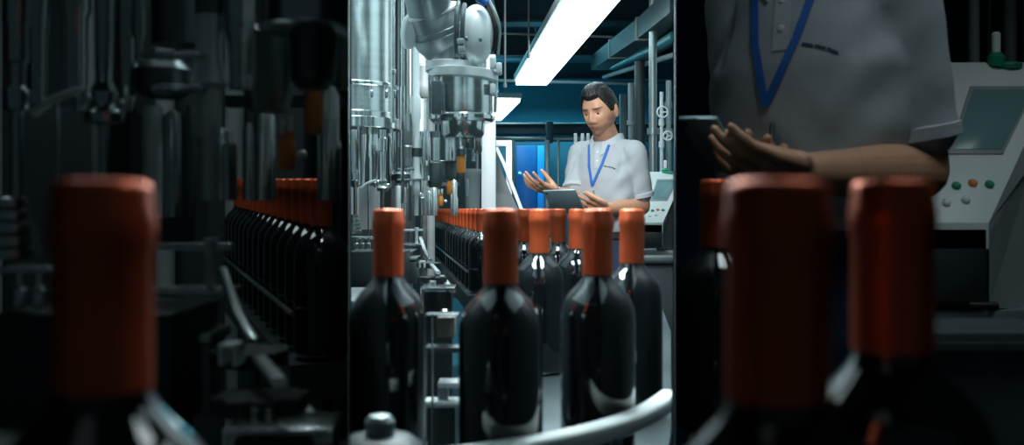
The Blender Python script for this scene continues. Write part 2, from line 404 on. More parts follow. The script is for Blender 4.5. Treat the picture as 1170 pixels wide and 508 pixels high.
# low machinery left of the row
def lowmach(V, where):
    cl = lambda b: clipbm(b, V, True)
    t = thing('machine_housing', 'dark machine housing with handrail, left of the bottle row, ' + where, 'machine housing', ground(V, 430, 2.2))
    b = bmnew(); pbox(b, V, 397, 462, 287, 330, 2.3, .12, .003); cl(b); build('housing_panel', b, DGREY, t)
    b = bmnew(); hexa(b, [P(V, 397, 345, 1.8), P(V, 470, 352, 1.8), P(V, 470, 331, 2.25), P(V, 397, 331, 2.25), P(V, 397, 343, 1.8), P(V, 470, 350, 1.8), P(V, 470, 328, 2.25), P(V, 397, 328, 2.25)]); cl(b); build('sloping_cover', b, GREY, t, smooth=False)
    b = bmnew(); z = P(V, 430, 352, 1.9).z; g = P(V, 430, 352, 2.3); w = M(25, 2.2)
    box(b, (g.x - w, g.y, 0), (g.x + w, g.y + .1, P(V, 430, 331, 2.3).z)); cl(b); build('pedestal', b, DGREY, t)
    b = bmnew(); pbox(b, V, 452, 483, 261.5, 264, 2.8, .012, .001); build('handrail', b, CASTL, t)
    b = bmnew(); vlathe(b, V, 476, 2.8, [(279, 1.8), (263, 1.8), (262, 2.6), (259.5, 2.6)], 12); build('handrail_post', b, CASTL, t)
    for v0, v1, u0, u1, D in ((278.5, 281.5, 448, 481, 2.75), (286, 288, 452, 472, 2.6), (294, 298, 450, 476, 2.5)):
        b = bmnew(); a = P(V, u0, v1, D); c = P(V, u1, v0, D); box(b, a, (c.x, c.y + .12 * (1 if V is MID else .5), c.z), .002); build('deck_plate', b, BRUSH, t)
    b = bmnew(); pbox(b, V, 455, 476, 298, 324, 2.52, .08 * (1 if V is MID else .6), .003); build('motor_box', b, CAST, t)
    b = bmnew(); strip(b, spline([P(V, 480, 270, 2.7), P(V, 485, 284, 2.6), P(V, 492, 296, 2.5)], 6), M(4, 2.6), M(1.6, 2.6)); build('curved_chute', b, BRUSH, t)
    t2 = thing('star_wheel_feeder', 'star wheel feeder with slanted guide plates beside the bottle row, ' + where, 'feeder', ground(V, 500, 2.2))
    b = bmnew(); vlathe(b, V, 490, 2.4, [(306, 9), (305, 14), (300, 14), (299, 9)], 32); build('star_wheel', b, DGREY, t2)
    b = bmnew()
    c = P(V, 494, 0, 2.2); prof = []
    n = 48; z0 = P(V, 494, 322, 2.2).z; z1 = P(V, 494, 316, 2.2).z
    def star(z): return [Vector((c.x + M(17, 2.2) * (1 - .22 * max(0, math.cos(8 * 2 * PI * i / n))) * math.cos(2 * PI * i / n), c.y + M(17, 2.2) * (1 - .22 * max(0, math.cos(8 * 2 * PI * i / n))) * math.sin(2 * PI * i / n), z)) for i in range(n)]
    loft(b, [star(z0), star(z1)]); build('star_wheel', b, DGREY, t2)
    for (ua, va, ub, vb, w) in ((493, 301, 501, 310, 5), (505, 314, 517, 331, 6)):
        b = bmnew(); a, c = P(V, ua, va, 2.35), P(V, ub, vb, 2.05)
        strip(b, [a, c], M(w, 2.2), .006); build('guide_plate', b, CASTL, t2, smooth=False)
    for u, v in ((482, 302), (494, 325)):
        b = bmnew(); pbox(b, V, u - 3.5, u + 3.5, v - 4, v - 2, 2.1, .02, .001); pbox(b, V, u - 3.5, u - 1.6, v - 2, v + 4, 2.1, .02, .001); pbox(b, V, u + 1.6, u + 3.5, v - 2, v + 4, 2.1, .02, .001); build('clamp_block', b, CASTL, t2)
    b = bmnew(); a, c = P(V, 480, 331, 2.0), P(V, 519, 328.5, 2.0); box(b, a, (c.x, c.y + .09 * (1 if V is MID else .6), c.z), .001); build('deck_plate', b, BRUSH, t2)
    b = bmnew(); vlathe(b, V, 481.5, 2.0, [(420, 1), (331, 1)], 10); build('support_rod', b, STEEL, t2)
    b = bmnew(); p = P(V, 500, 333, 2.12); box(b, (p.x - .03, p.y, 0), (p.x + .03, p.y + .05, p.z)); build('pedestal', b, DGREY, t2)
lowmach(MID, 'bright middle bay')
lowmach(SIDE, 'dim left bay')

# bracket assembly seen in the gap between the two front bottles
t = thing('bracket_assembly', 'small steel bracket stack in the gap between the two left foreground bottles', 'bracket', ground(MID, 505, 1.25))
D = 1.25
for a in ((486, 524, 359, 361, .03, STEEL_D, 'bracket_plate'), (486, 536, 396, 403, .03, STEEL_D, 'bracket_plate'), (484, 535, 458, 466, .03, CASTL, 'bracket_plate'), (500, 528, 436, 443, .03, CASTL, 'bracket_plate')):
    b = bmnew(); pbox(b, MID, a[0], a[1], a[2], a[3], D, a[4], .002); build(a[6], b, a[5], t)
b = bmnew(); pbox(b, MID, 499, 520, 362, 385, D + .03, .03, .002); build('sensor_box', b, mat('olive box', (.16, .15, .12), .5), t)
b = bmnew(); vlathe(b, MID, 494, D - .015, [(600, 1.1), (359, 1.1)], 10); build('upright_rod', b, STEEL, t)
b = bmnew(); pbox(b, MID, 500, 512, 443, 458, D + .01, .02, .001); build('clamp_block', b, CAST, t)
b = bmnew(); p = P(MID, 508, 466, D); box(b, (p.x - .012, p.y + .03, 0), (p.x + .012, p.y + .05, p.z)); build('upright_post', b, STEEL_D, t)
for u, v, r in ((508, 354, 4), (517, 357, 3)):
    b = bmnew(); vlathe(b, MID, u, D + .03, [(359, r), (v, r), (v - 1, r * .7)], 14); build('cap_nut', b, STEEL, t)
# round nut bottom left, in front
p = at(MID, 434, 508, .72)
t = thing('dome_nut', 'round dark dome nut with pale tip at the bottom left of the middle bay', 'nut', (p.x, p.y, 0))
b = bmnew(); lathe(b, Vector((p.x, p.y, 0)), Vector((0, 0, 1)), [(0, .02), (p.z - .012, .02), (p.z - .01, .032), (p.z, .032), (p.z + .006, .024), (p.z + .008, .016)], 32); build('nut_base', b, DGREY, t)
b = bmnew(); lathe(b, Vector((p.x, p.y, 0)), Vector((0, 0, 1)), [(p.z + .006, .011), (p.z + .018, .011), (p.z + .022, .008), (p.z + .0235, 0)], 24); build('nut_tip', b, CAST, t)

# ------------------------------------------------------------------ robot arm
D = 2.4
t = thing('robot_arm', 'big grey industrial robot arm reaching down from the ceiling over the bottle row', 'robot arm', ground(MID, 525, D))
t.location = (t.location.x, t.location.y, H)
def PM(u, v, d=D): return at(MID, u, v, d)
b = bmnew()
a0, a1 = PM(470, -75, 2.18), PM(493, 18, 2.42); ax = (a1 - a0); L = ax.length
lathe(b, a0, ax, [(0, M(22, D)), (L * .5, M(24, D)), (L * .93, M(26, D)), (L, M(26.5, D))], 48)
build('upper_arm', b, mat('arm paint', (.22, .27, .28), .3, .6, vary=.08), t, ang=50)
b = bmnew()
lathe(b, PM(492, 12, 2.41) - ax.normalized() * .004, Vector((.30, .42, -1)), [(0, M(28, D)), (.002, M(31.5, D)), (.008, M(31.5, D)), (.010, M(30, D))], 48); build('weld_collar', b, CASTL, t)
b = bmnew()
Rm = Matrix.Rotation(-.28, 4, 'Y')
lathe(b, PM(492, 12, 2.41), Vector((.30, .42, -1)), [(0, M(28, D)), (.004, M(30, D)), (M(16, D), M(31.5, D)), (M(30, D), M(31, D)), (M(42, D), M(27.5, D)), (M(52, D), M(21, D)), (M(60, D), M(13, D)), (M(63, D), .001)], 48)
for hh in (M(20, D), M(27, D)): tube(b, [PM(492, 12, 2.41) + Vector((.30, .42, -1)).normalized() * hh + (Vector((1, 0, .3)).normalized() * math.cos(w) + Vector((-.12, .92, .38)).normalized() * math.sin(w)) * M(32.2, D) for w in np.linspace(0, 2 * PI, 41)], .0022, 8)
lathe(b, PM(511, 46, 2.44), Vector((.12, 0, -1)), [(0, M(22, D)), (M(14, D), M(23, D)), (M(34, D), M(20, D))], 40)
build('elbow_housing', b, CAST, t, ang=60)
b = bmnew(); ball(b, PM(468, 36, D), M(11, D), 28, (.95, 1.2, 1.9), Matrix.Rotation(.1, 4, 'Y')); build('side_cover', b, CASTL, t)
b = bmnew(); ball(b, PM(544, 40, D - .04), M(20, D), 36, (1.0, 1.1, 1.7)); build('wrist_motor', b, CASTL, t)
b = bmnew()
for du, r in ((0, 1.0), (7, .93)):
    cc = PM(523 + du, 40, D - .02); rs = [Vector((cc.x + M(5, D) * math.sin(2 * PI * i / 40) * .2, cc.y + M(27, D) * math.cos(2 * PI * i / 40) * r, cc.z + M(36, D) * math.sin(2 * PI * i / 40) * r)) for i in range(41)]
    tube(b, rs, M(2.8, D), 8)
build('joint_seal', b, STEEL_D, t)
for u, v in ((526, 47), (527, 56)):
    b = bmnew(); pbox(b, MID, u - 4, u + 4, v - 3.4, v + 3.4, D - .13, .03, .002); build('bolt_block', b, CAST, t)
for u, v in ((533, 45), (549, 46)):
    b = bmnew(); lathe(b, PM(u, v, D - .105), Vector((0, -1, 0)), [(0, M(2, D)), (.012, M(2, D)), (.014, M(1.2, D))], 12); build('screw', b, STEEL_D, t)
b = bmnew(); tube(b, spline([PM(536, -20, D + .02), PM(556, -6, D - .02), PM(563, 14, D - .04), PM(568, 34, D - .05), PM(566, 58, D - .03)], 8), M(4.3, D), 14); build('cable', b, BLACK, t)
b = bmnew(); tube(b, spline([PM(546, -20, D - .05), PM(560, 2, D - .06), PM(568, 20, D - .07), PM(571, 36, D - .06), PM(569, 62, D - .04)], 8), M(1.6, D), 10); build('cable', b, CAST, t)
b = bmnew(); tube(b, [PM(546, -4, D - .08), PM(556, 4, D - .08)], M(5, D), 14); build('cable_plug', b, BLUE, t)
# flanges and barrel (tilted flanges)
b = bmnew(); lathe(b, PM(517, 84), Vector((.03, .02, 1)), [(0, M(29, D)), (.003, M(31, D)), (M(11, D), M(31, D)), (M(12, D), M(29, D))], 56); build('upper_flange', b, CASTL, t)
b = bmnew(); lathe(b, PM(529, 92), Vector((.05, .02, 1)), [(0, M(38, D)), (.002, M(40, D)), (M(10, D), M(40, D)), (M(11, D), M(38, D))], 56); build('lower_flange', b, CASTL, t)
for u, v in ((563, 72), (570, 78), (563, 102), (552, 74)):
    b = bmnew(); pbox(b, MID, u - 3.5, u + 3.5, v - 7, v + 6, D - .05, .04, .004); build('cable_clamp', b, CASTL, t)
b = bmnew(); tube(b, [PM(567, 92, D), PM(566, 128, D)], M(2, D), 10); build('air_line', b, STEEL, t)
b = bmnew(); vlathe(b, MID, 528, D, [(136, 32), (128, 35), (90, 34)], 64); build('motor_barrel', b, BRUSH, t)
b = bmnew(); vlathe(b, MID, 528, D, [(140, 34), (137, 37), (133, 37), (131, 35)], 64); build('barrel_rim', b, STEEL, t)
for u in (491, 499):
    b = bmnew(); vlathe(b, MID, u, D - .05, [(136, 2), (86, 2)], 12); build('tie_rod', b, STEEL, t)
b = bmnew(); pbox(b, MID, 493, 504, 92, 130, D - .1, .03, .002); build('service_strip', b, STEEL_D, t)
b = bmnew(); vlathe(b, MID, 529, D, [(158, 21), (154, 24), (138, 25)], 48); build('reducer_stage', b, STEEL, t)
def heads(V, where, t):
    D = 2.45
    def L(u, DD, prof, m, nm, n=32):
        b = bmnew(); vlathe(b, V, u, DD, prof, n); clipbm(b, V, True); return build(nm, b, m, t)
    top = 158 if V is MID else 150
    L(513, D, [(185, 18), (184, 19.5), (top, 19.5)], BRUSH, 'capping_cylinder', 40)
    if V is MID:
        L(537, D, [(170, 10), (160, 12), (156, 12)], STEEL, 'capping_cylinder')
        L(541, D, [(184, 2), (166, 2)], STEEL, 'guide_rod')
        L(546, D - .05, [(176, 3), (172, 5), (150, 5)], STEEL, 'guide_rod')
        L(540, D + .3, [(238, 8), (200, 9), (197, 10), (193, 10)], GREY, 'capping_cylinder')
        L(534, D - .02, [(224, 1.2), (218, 1.6), (204, 1.6)], CASTL, 'guide_rod', 10)
        L(554 - 27, D - .1, [(198, 3.6), (197, 5.0), (180, 5.0), (177, 4.0), (176, 5.0)], ORANGE, 'amber_plug', 24)
        L(527, D - .1, [(177, 6.2), (170, 6.2), (167, 4)], STEEL_D, 'chuck')
    else:
        L(528.5, D + .6, [(198, 4), (177, 4.5)], ORANGE, 'amber_plug', 24)
    L(513, D + .05, [(206, 5), (203, 8), (186, 9)], STEEL_D, 'chuck')
    L(486, D + .35, [(206, 3.5), (190, 4), (184, 6), (160, 6), (150, 4.6)], BRUSH, 'capping_cylinder')
    L(497, D + .5, [(214, 7), (206, 9), (186, 9), (183, 6), (150, 6)], STEEL_D, 'capping_cylinder')
    L(526, D + .5, [(206, 4), (200, 6), (186, 6)], STEEL_D, 'chuck')
    L(513.5, D + .35, [(222, 2.4), (220, 3.2), (212, 3.4), (208, 2.6), (206, 3.2)], ORANGE, 'amber_plug', 20)
    L(503.5, D + .5, [(235, 2.6), (233, 3.2), (226, 3.2), (224, 2.4), (221, 3.2)], ORANGE, 'amber_plug', 20)
    for u, v in ((511.5, 203), (515, 202), (501.5, 219), (505, 218), (507, 191), (489.5, 203), (487.5, 186)):
        L(u, D + .3, [(v + 3, 1.0), (v - 1, 1.2), (v - 2.5, .8)], CASTL, 'valve_tip', 10)
    b = bmnew(); ball(b, P(V, 509, 230, D + .4), M(2.4, D), 16); build('ball_joint', b, CASTL, t)
    for u, r, v0 in ((495.5, 4.2, 213), (490, 2.2, 218), (518.5, 4.0, 205), (520, 3.4, 223)):
        L(u, D + .9, [(246, r), (v0 + 3, r), (v0, r * .6)], BRUSH, 'metal_sleeve', 20)
    L(480.5, D + .6, [(240, 3.4), (222, 3.4), (220, 2.4)], BRUSH, 'metal_sleeve', 20)
    b = bmnew(); pbox(b, V, 481, 524, 208, 212, D + 1.2, .02); build('carrier_bar', b, DGREY, t)
heads(MID, '', t)
t = thing('capping_machine', 'dark capping head cluster with amber plugs above the bottle row, dim left bay', 'capping machine', ground(SIDE, 505, 2.6))
t.location = (t.location.x, t.location.y, 1.2)
heads(SIDE, '', t)
t['category'] = 'capping machine'
# left bay dim frame behind everything
t = thing('machine_cabinet', 'dark equipment cabinet with pipes at the back of the dim left bay', 'cabinet', (-.9, 2.6, 0))
b = bmnew(); box(b, (-1.5, 2.55, 0), (-.55, 2.9, 2.1), .01); build('cabinet_body', b, DGREY, t)
for x in (-1.35, -1.1, -.9, -.72):
    b = bmnew(); tube(b, [(x, 2.5, 0), (x, 2.5, 2.1)], .025, 14); build('pipe', b, GREY, t)

# ------------------------------------------------------------------ pipework at left behind (middle)
for i, (u, D, r, v0, m, lab) in enumerate(((484, 3.6, 4.2, 60, BRUSH, 'thin bright steel pipe left of the robot wrist behind the filling machine'),
                                    (468.5, 3.9, 3.2, 0, STEEL, 'narrow steel pipe between the drum and the robot arm'),
                                    (492, 4.3, 5, 60, GREY, 'grey pipe partly hidden behind the robot barrel, left side'))):
    b = bmnew(); x = P(MID, u, 0, D); top = P(MID, u, v0, D).z
    lathe(b, Vector((x.x, x.y, 0)), Vector((0, 0, 1)), [(0, M(r, D)), (top - .12, M(r, D)), (top - .12, M(r * 1.5, D)), (top - .08, M(r * 1.5, D)), (top - .08, M(r, D)), (H if i == 1 else top, M(r, D))], 20)
    tag(build('steel_pipe', b, m), lab, 'pipe')
b = bmnew(); tube(b, spline([P(MID, 479, 150, 3.4), P(MID, 480, 118, 3.4), P(MID, 486, 106, 3.4), P(MID, 487, 84, 3.4), P(MID, 480, 70, 3.4), P(MID, 479, 0, 3.4)], 6), M(5, 3.4), 16)
tag(build('air_hose', b, CASTL), 'pale curved hose hanging behind the robot elbow', 'hose')
b = bmnew(); vlathe(b, MID, 484, 3.2, [(112, 5), (108, 8), (98, 9), (92, 6), (76, 7), (72, 4)], 24)
tag(build('check_valve', b, GREY), 'grey bulbous valve body just left of the robot barrel', 'valve')
# dark machine backdrop behind the filler and robot
b = bmnew(); pbox(b, MID, 470, 563, -15, 340, 7.9, .3); 
t = thing('equipment_tower', 'tall dark machine tower standing behind the robot arm', 'machine tower', ground(MID, 515, 8.0))
build('tower_body', b, TEALD, t, smooth=False)
for u in (500, 545, 558): 
    b = bmnew(); vlathe(b, MID, u, 7.7, [(238, 1.6), (-15, 1.6)], 12); build('conduit', b, GREY, t)
b = bmnew(); pbox(b, MID, 400, 470, -15, 340, 4.6, .2); clipbm(b, MID)
t = thing('dark_enclosure', 'dark enclosure panel behind the stainless drum', 'enclosure', ground(MID, 440, 4.6)); build('enclosure_panel', b, DGREY, t, smooth=False)
for u in (455, 449):
    b = bmnew(); vlathe(b, MID, u, 4.5, [(238, 1.5), (-15, 1.5)], 12); build('conduit', b, STEEL_D, t)

# white post frame right of the robot
D = 3.9
t = thing('white_post', 'pale square steel post right of the robot arm', 'post', ground(MID, 558, D))
b = bmnew(); a = P(MID, 550, 300, D); c = P(MID, 566.5, 62, D); box(b, (a.x, a.y, 0), (c.x, c.y + .06, c.z), .004); build('post_body', b, mat('post paint', (.40, .46, .47), .4, vary=.04), t)
b = bmnew(); box(b, (a.x - .03, a.y - .03, 0), (c.x + .03, c.y + .09, .012), .002); build('foot_plate', b, WHITE, t)
t = thing('guard_frame', 'white angled guard frame with curved grey shield beside the post', 'guard frame', ground(MID, 580, 4.2))
D = 4.2
b = bmnew(); pbox(b, MID, 566, 585, 160, 167, D, .03, .003); build('top_bar', b, WHITE, t)
b = bmnew(); a = P(MID, 578, 300, D); c = P(MID, 585, 165, D); box(b, (a.x, a.y, 0), (c.x, c.y + .03, c.z), .003); build('upright', b, WHITE, t)
b = bmnew(); tube(b, [P(MID, 567, 168, D - .02), P(MID, 576, 187, D - .02), P(MID, 597, 242, D - .02)], M(2.6, D), 4); build('diagonal_brace', b, WHITE, t)
b = bmnew(); rs = []
for f in np.linspace(0, 1, 10):
    u = 567 + 26 * f ** 1.4; 
    rs.append([P(MID, 566, 168 + 72 * f, D + .04), P(MID, u, 168 + 72 * f, D + .04 - .1 * math.sin(f * 1.5)), P(MID, u, 168 + 72 * f, D + .05 - .1 * math.sin(f * 1.5)), P(MID, 566, 168 + 72 * f, D + .05)])
loft(b, rs); build('curved_shield', b, GREY, t)

# ------------------------------------------------------------------ back of the hall
t = thing('overhead_duct', 'long dark duct with hangers crossing in front of the teal back wall', 'duct', (0, 11.6, 2.3))
def hbox(u0, u1, v0, v1, D, dep, bev=.01):
    b = bmnew(); pbox(b, MID, u0, u1, v0, v1, D, dep, bev); clipbm(b, MID); return b
build('duct_body', hbox(566, 775, 142, 153, 11.6, .4), TEALD, t)
build('lower_beam', hbox(566, 775, 156, 161, 11.5, .15), STEEL_D, t)
for u in (628, 700):
    build('hanger', hbox(u - 4, u + 4, 138, 163, 11.35, .1), TEALD, t)
build('duct_lip', hbox(566, 775, 140, 142, 11.5, .3), GREY, t)
# wall behind doors
b = hbox(560, 775, 160, 340, 13.2, .1); o = struct('wall_lower', b, TEALD)
t = thing('blue_double_door', 'glossy blue door at the back left of the man', 'door', ground(MID, 606, 12.9))
for u0, u1 in ((590, 613), (614, 622)):
    b = bmnew(); a = P(MID, u0, 300, 12.9); c = P(MID, u1, 166, 12.9); box(b, (a.x, a.y, 0), (c.x, c.y + .06, c.z), .01); build('door_leaf', b, BLUED if u0 < 600 else mat('bright blue door paint', (.01, .17, .42), .35), t)
b = bmnew(); ball(b, P(MID, 594, 198, 12.85), .022, 12); build('door_handle', b, WHITE, t)
for u0, u1, nm, lab, m in ((623, 628, 'door_post', 'pale grey post right of the blue door', CAST), (636.5, 639.5, 'steel_pole', 'thin pale pole between the blue door and the man', CAST), (585.5, 588, 'steel_pole', 'thin grey pole left of the blue door by the guard frame', GREY)):
    b = bmnew(); a = P(MID, u0, 300, 11.0); c = P(MID, u1, 160, 11.0); box(b, (a.x, a.y, 0), (c.x, c.y + .05, c.z), .004); tag(build(nm, b, m), lab, 'post')
# ceiling services
def rod(u, D, r, v1, lab, m=GREY):
    b = bmnew(); p = P(MID, u, v1, D); lathe(b, p, Vector((0, 0, 1)), [(0, M(r * 1.8, D)), (.03, M(r * 1.8, D)), (.03, M(r, D)), (H - p.z, M(r, D))], 12); tag(build('hanger_rod', b, m), lab, 'hanger rod')
rod(604, 7.2, 1.2, 66, 'thin grey hanger rod left of the long ceiling light')
rod(639, 6.4, 2.4, 24, 'thick short hanger rod above the long ceiling light')
rod(577, 6.2, 1.2, 100, 'thin hanger rod close to the robot cable')
b = bmnew(); tube(b, [P(MID, 566, 92, 9.4), P(MID, 735, 96, 9.4)], M(1.8, 9.4), 10); tag(build('conduit_pipe', b, GREY), 'slim conduit running level under the end of the long ceiling light', 'conduit')
b = bmnew(); tube(b, [P(MID, 566, 38, 7.6), P(MID, 700, 42, 7.6)], M(1.4, 7.6), 10); tag(build('conduit_pipe', b, GREY), 'slim upper conduit crossing behind the long ceiling light', 'conduit')
t = thing('ceiling_duct', 'slanting grey-teal ventilation duct at the upper right of the middle bay', 'duct', (1.0, 7, 2.4))
b = bmnew(); rs = []
for u, v, D in ((800, 0, 5.4), (756, 33, 6.6), (720, 56, 8.0), (695, 72, 9.6)):
    p = P(MID, u, v, D); w, h = .17, .07
    rs.append([p + Vector((-w, 0, -h)), p + Vector((w, 0, -h)), p + Vector((w, 0, h)), p + Vector((-w, 0, h))])
loft(b, rs); clipbm(b, MID); build('duct_body', b, mat('duct paint', (.03, .06, .07), .5, .3), t, smooth=False)
for u, v, D in ((756, 33, 6.6), (720, 56, 8.0)):
    b = bmnew(); p = P(MID, u, v, D); box(b, p - Vector((.18, .02, .08)), p + Vector((.18, .02, .08)), .004); clipbm(b, MID); build('duct_flange', b, GREY, t)
t = thing('ceiling_pipe', 'sloping teal pipe below the ventilation duct at upper right', 'pipe', (1.1, 7, 2.2))
b = bmnew(); tube(b, [P(MID, 772, 40, 6.0), P(MID, 745, 56, 7.0), P(MID, 700, 76, 9.3)], .035, 12); clipbm(b, MID); build('pipe_body', b, mat('teal pipe', (.05, .25, .28), .4), t)
b = bmnew(); tube(b, [P(MID, 772, 62, 6.6), P(MID, 690, 88, 9.6)], .02, 12); clipbm(b, MID); build('pipe_body', b, GREY, t)
def column(u, D, r, v0, v1, lab, m, rings=()):
    b = bmnew(); p = P(MID, u, v1, D); z1 = min(H, P(MID, u, v0, D).z)
    pr = [(0, M(r * 1.6, D)), (.02, M(r * 1.6, D)), (.02, M(r, D))]
    for v in sorted(rings, reverse=True):
        z = P(MID, u, v, D).z; pr += [(z - .02, M(r, D)), (z - .02, M(r * 1.5, D)), (z + .02, M(r * 1.5, D)), (z + .02, M(r, D))]
    pr += [(z1, M(r, D))]
    lathe(b, Vector((p.x, p.y, 0)), Vector((0, 0, 1)), pr, 24); clipbm(b, MID); tag(build('standing_pipe', b, m), lab, 'pipe')
column(746, 6.2, 4.6, -20, 200, 'tall pale pipe rising right of the man to the ceiling', CAST, (150,))
column(731, 7.5, 6.0, 70, 200, 'thick dark pipe just right of the head of the man', DGREY)
column(721, 7.9, 3.4, 95, 200, 'thin blue-grey pipe close to the right shoulder of the man', GREY, (140,))
column(756, 6.0, 2.2, 105, 200, 'slim pale pipe between tall pipe and the right edge', WHITE, (140, 165))
column(764, 6.4, 3.0, 92, 200, 'pale pipe nearest the right edge of the middle bay', CAST, (120, 150))
for u, v, r in ((757, 128, 6), (763, 155, 5)):
    b = bmnew(); c = P(MID, u, v, 5.85); pts = [c + Vector((M(r, 6) * math.cos(a), 0, M(r, 6) * math.sin(a))) for a in np.linspace(0, 2 * PI, 25)]
    tube(b, pts, M(1, 6), 8)
    for a in (0, 2.1, 4.2): tube(b, [c, c + Vector((M(r, 6) * math.cos(a), 0, M(r, 6) * math.sin(a)))], M(.8, 6), 6)
    tag(build('handwheel', b, WHITE), 'white valve handwheel on the pipes right of the man, ' + ('upper one' if v < 140 else 'lower one'), 'handwheel')
t = thing('white_railing', 'short white railing with three posts behind the left shoulder of the man', 'railing', ground(MID, 664, 7.5))
for u in (657.5, 665.5, 672):
    b = bmnew(); p = P(MID, u, 153, 7.5); lathe(b, Vector((p.x, p.y, 0)), Vector((0, 0, 1)), [(0, .02), (p.z, .014), (p.z + .005, .008)], 12); build('railing_post', b, WHITE, t)
b = bmnew(); tube(b, [P(MID, 655, 190, 7.5), P(MID, 680, 190, 7.5)], .012, 10); build('railing_bar', b, WHITE, t)
t = thing('dark_tank', 'dark cylindrical tank at the back behind the right shoulder of the man', 'tank', ground(MID, 712, 10.5))
b = bmnew(); p = P(MID, 712, 165, 10.5); lathe(b, Vector((p.x, p.y, 0)), Vector((0, 0, 1)), [(0, .3), (p.z - .1, .3), (p.z - .03, .22), (p.z, .06)], 32); build('tank_shell', b, DGREY, t)
b = bmnew(); p = P(MID, 712, 160, 10.5); tube(b, [(p.x, p.y, p.z - .1), (p.x, p.y, p.z + .5)], .04, 12); build('tank_pipe', b, GREY, t)

# ceiling lights
TUBE = mat('lit tube cover', (.9, .95, .95), .4, emit=((.70, .97, 1.0), 5.0))
def ceiling_light(x0, y0, x1, y1, z, w, lab):
    a = Vector((x0, y0, z)); c = Vector((x1, y1, z)); tdir = (c - a).normalized(); s = tdir.cross(Vector((0, 0, 1)))
    t = thing('ceiling_light', lab, 'ceiling light', (a + c) / 2, 'long ceiling lights')
    def bar(w, z0, z1, nm, m, n=1):
        for i in range(n):
            p = a + (c - a) * (i / n) + tdir * (.02 if n > 1 else 0); q = a + (c - a) * ((i + 1) / n) - tdir * (.012 if n > 1 else 0)
            b = bmnew(); k = [p - s * w, q - s * w, q + s * w, p + s * w]
            hexa(b, [j + Vector((0, 0, z0)) for j in k] + [j + Vector((0, 0, z1)) for j in k], .004); clipbm(b, MID); build(nm, b, m, t)
    bar(w / 2 + .02, .02, .08, 'light_housing', WHITE)
    bar(w / 2, -.02, .021, 'tube_cover', TUBE, 3)
    for f in (.1, .5, .9):
        p = a + (c - a) * f; b = bmnew(); tube(b, [p + Vector((0, 0, .08)), Vector((p.x, p.y, H))], .006, 8); build('hanger', b, GREY, t)
zl = CAM + 1.2
p0 = at(MID, 676, 0, 1.2 * F / 237); p1 = at(MID, 607, 95, 1.2 * F / 142)
dd = (p0 - p1).normalized()
pn = p0 + dd * .45
ceiling_light(pn.x, pn.y, p1.x, p1.y, zl, .30, 'long bright ceiling light running diagonally above the man')
p2 = at(MID, 579, 114, 1.2 * F / 123); p3 = at(MID, 560, 136, 1.2 * F / 101)
ceiling_light(p2.x, p2.y, p3.x, p3.y, zl, .30, 'short looking far ceiling light glimpsed right of the robot barrel')

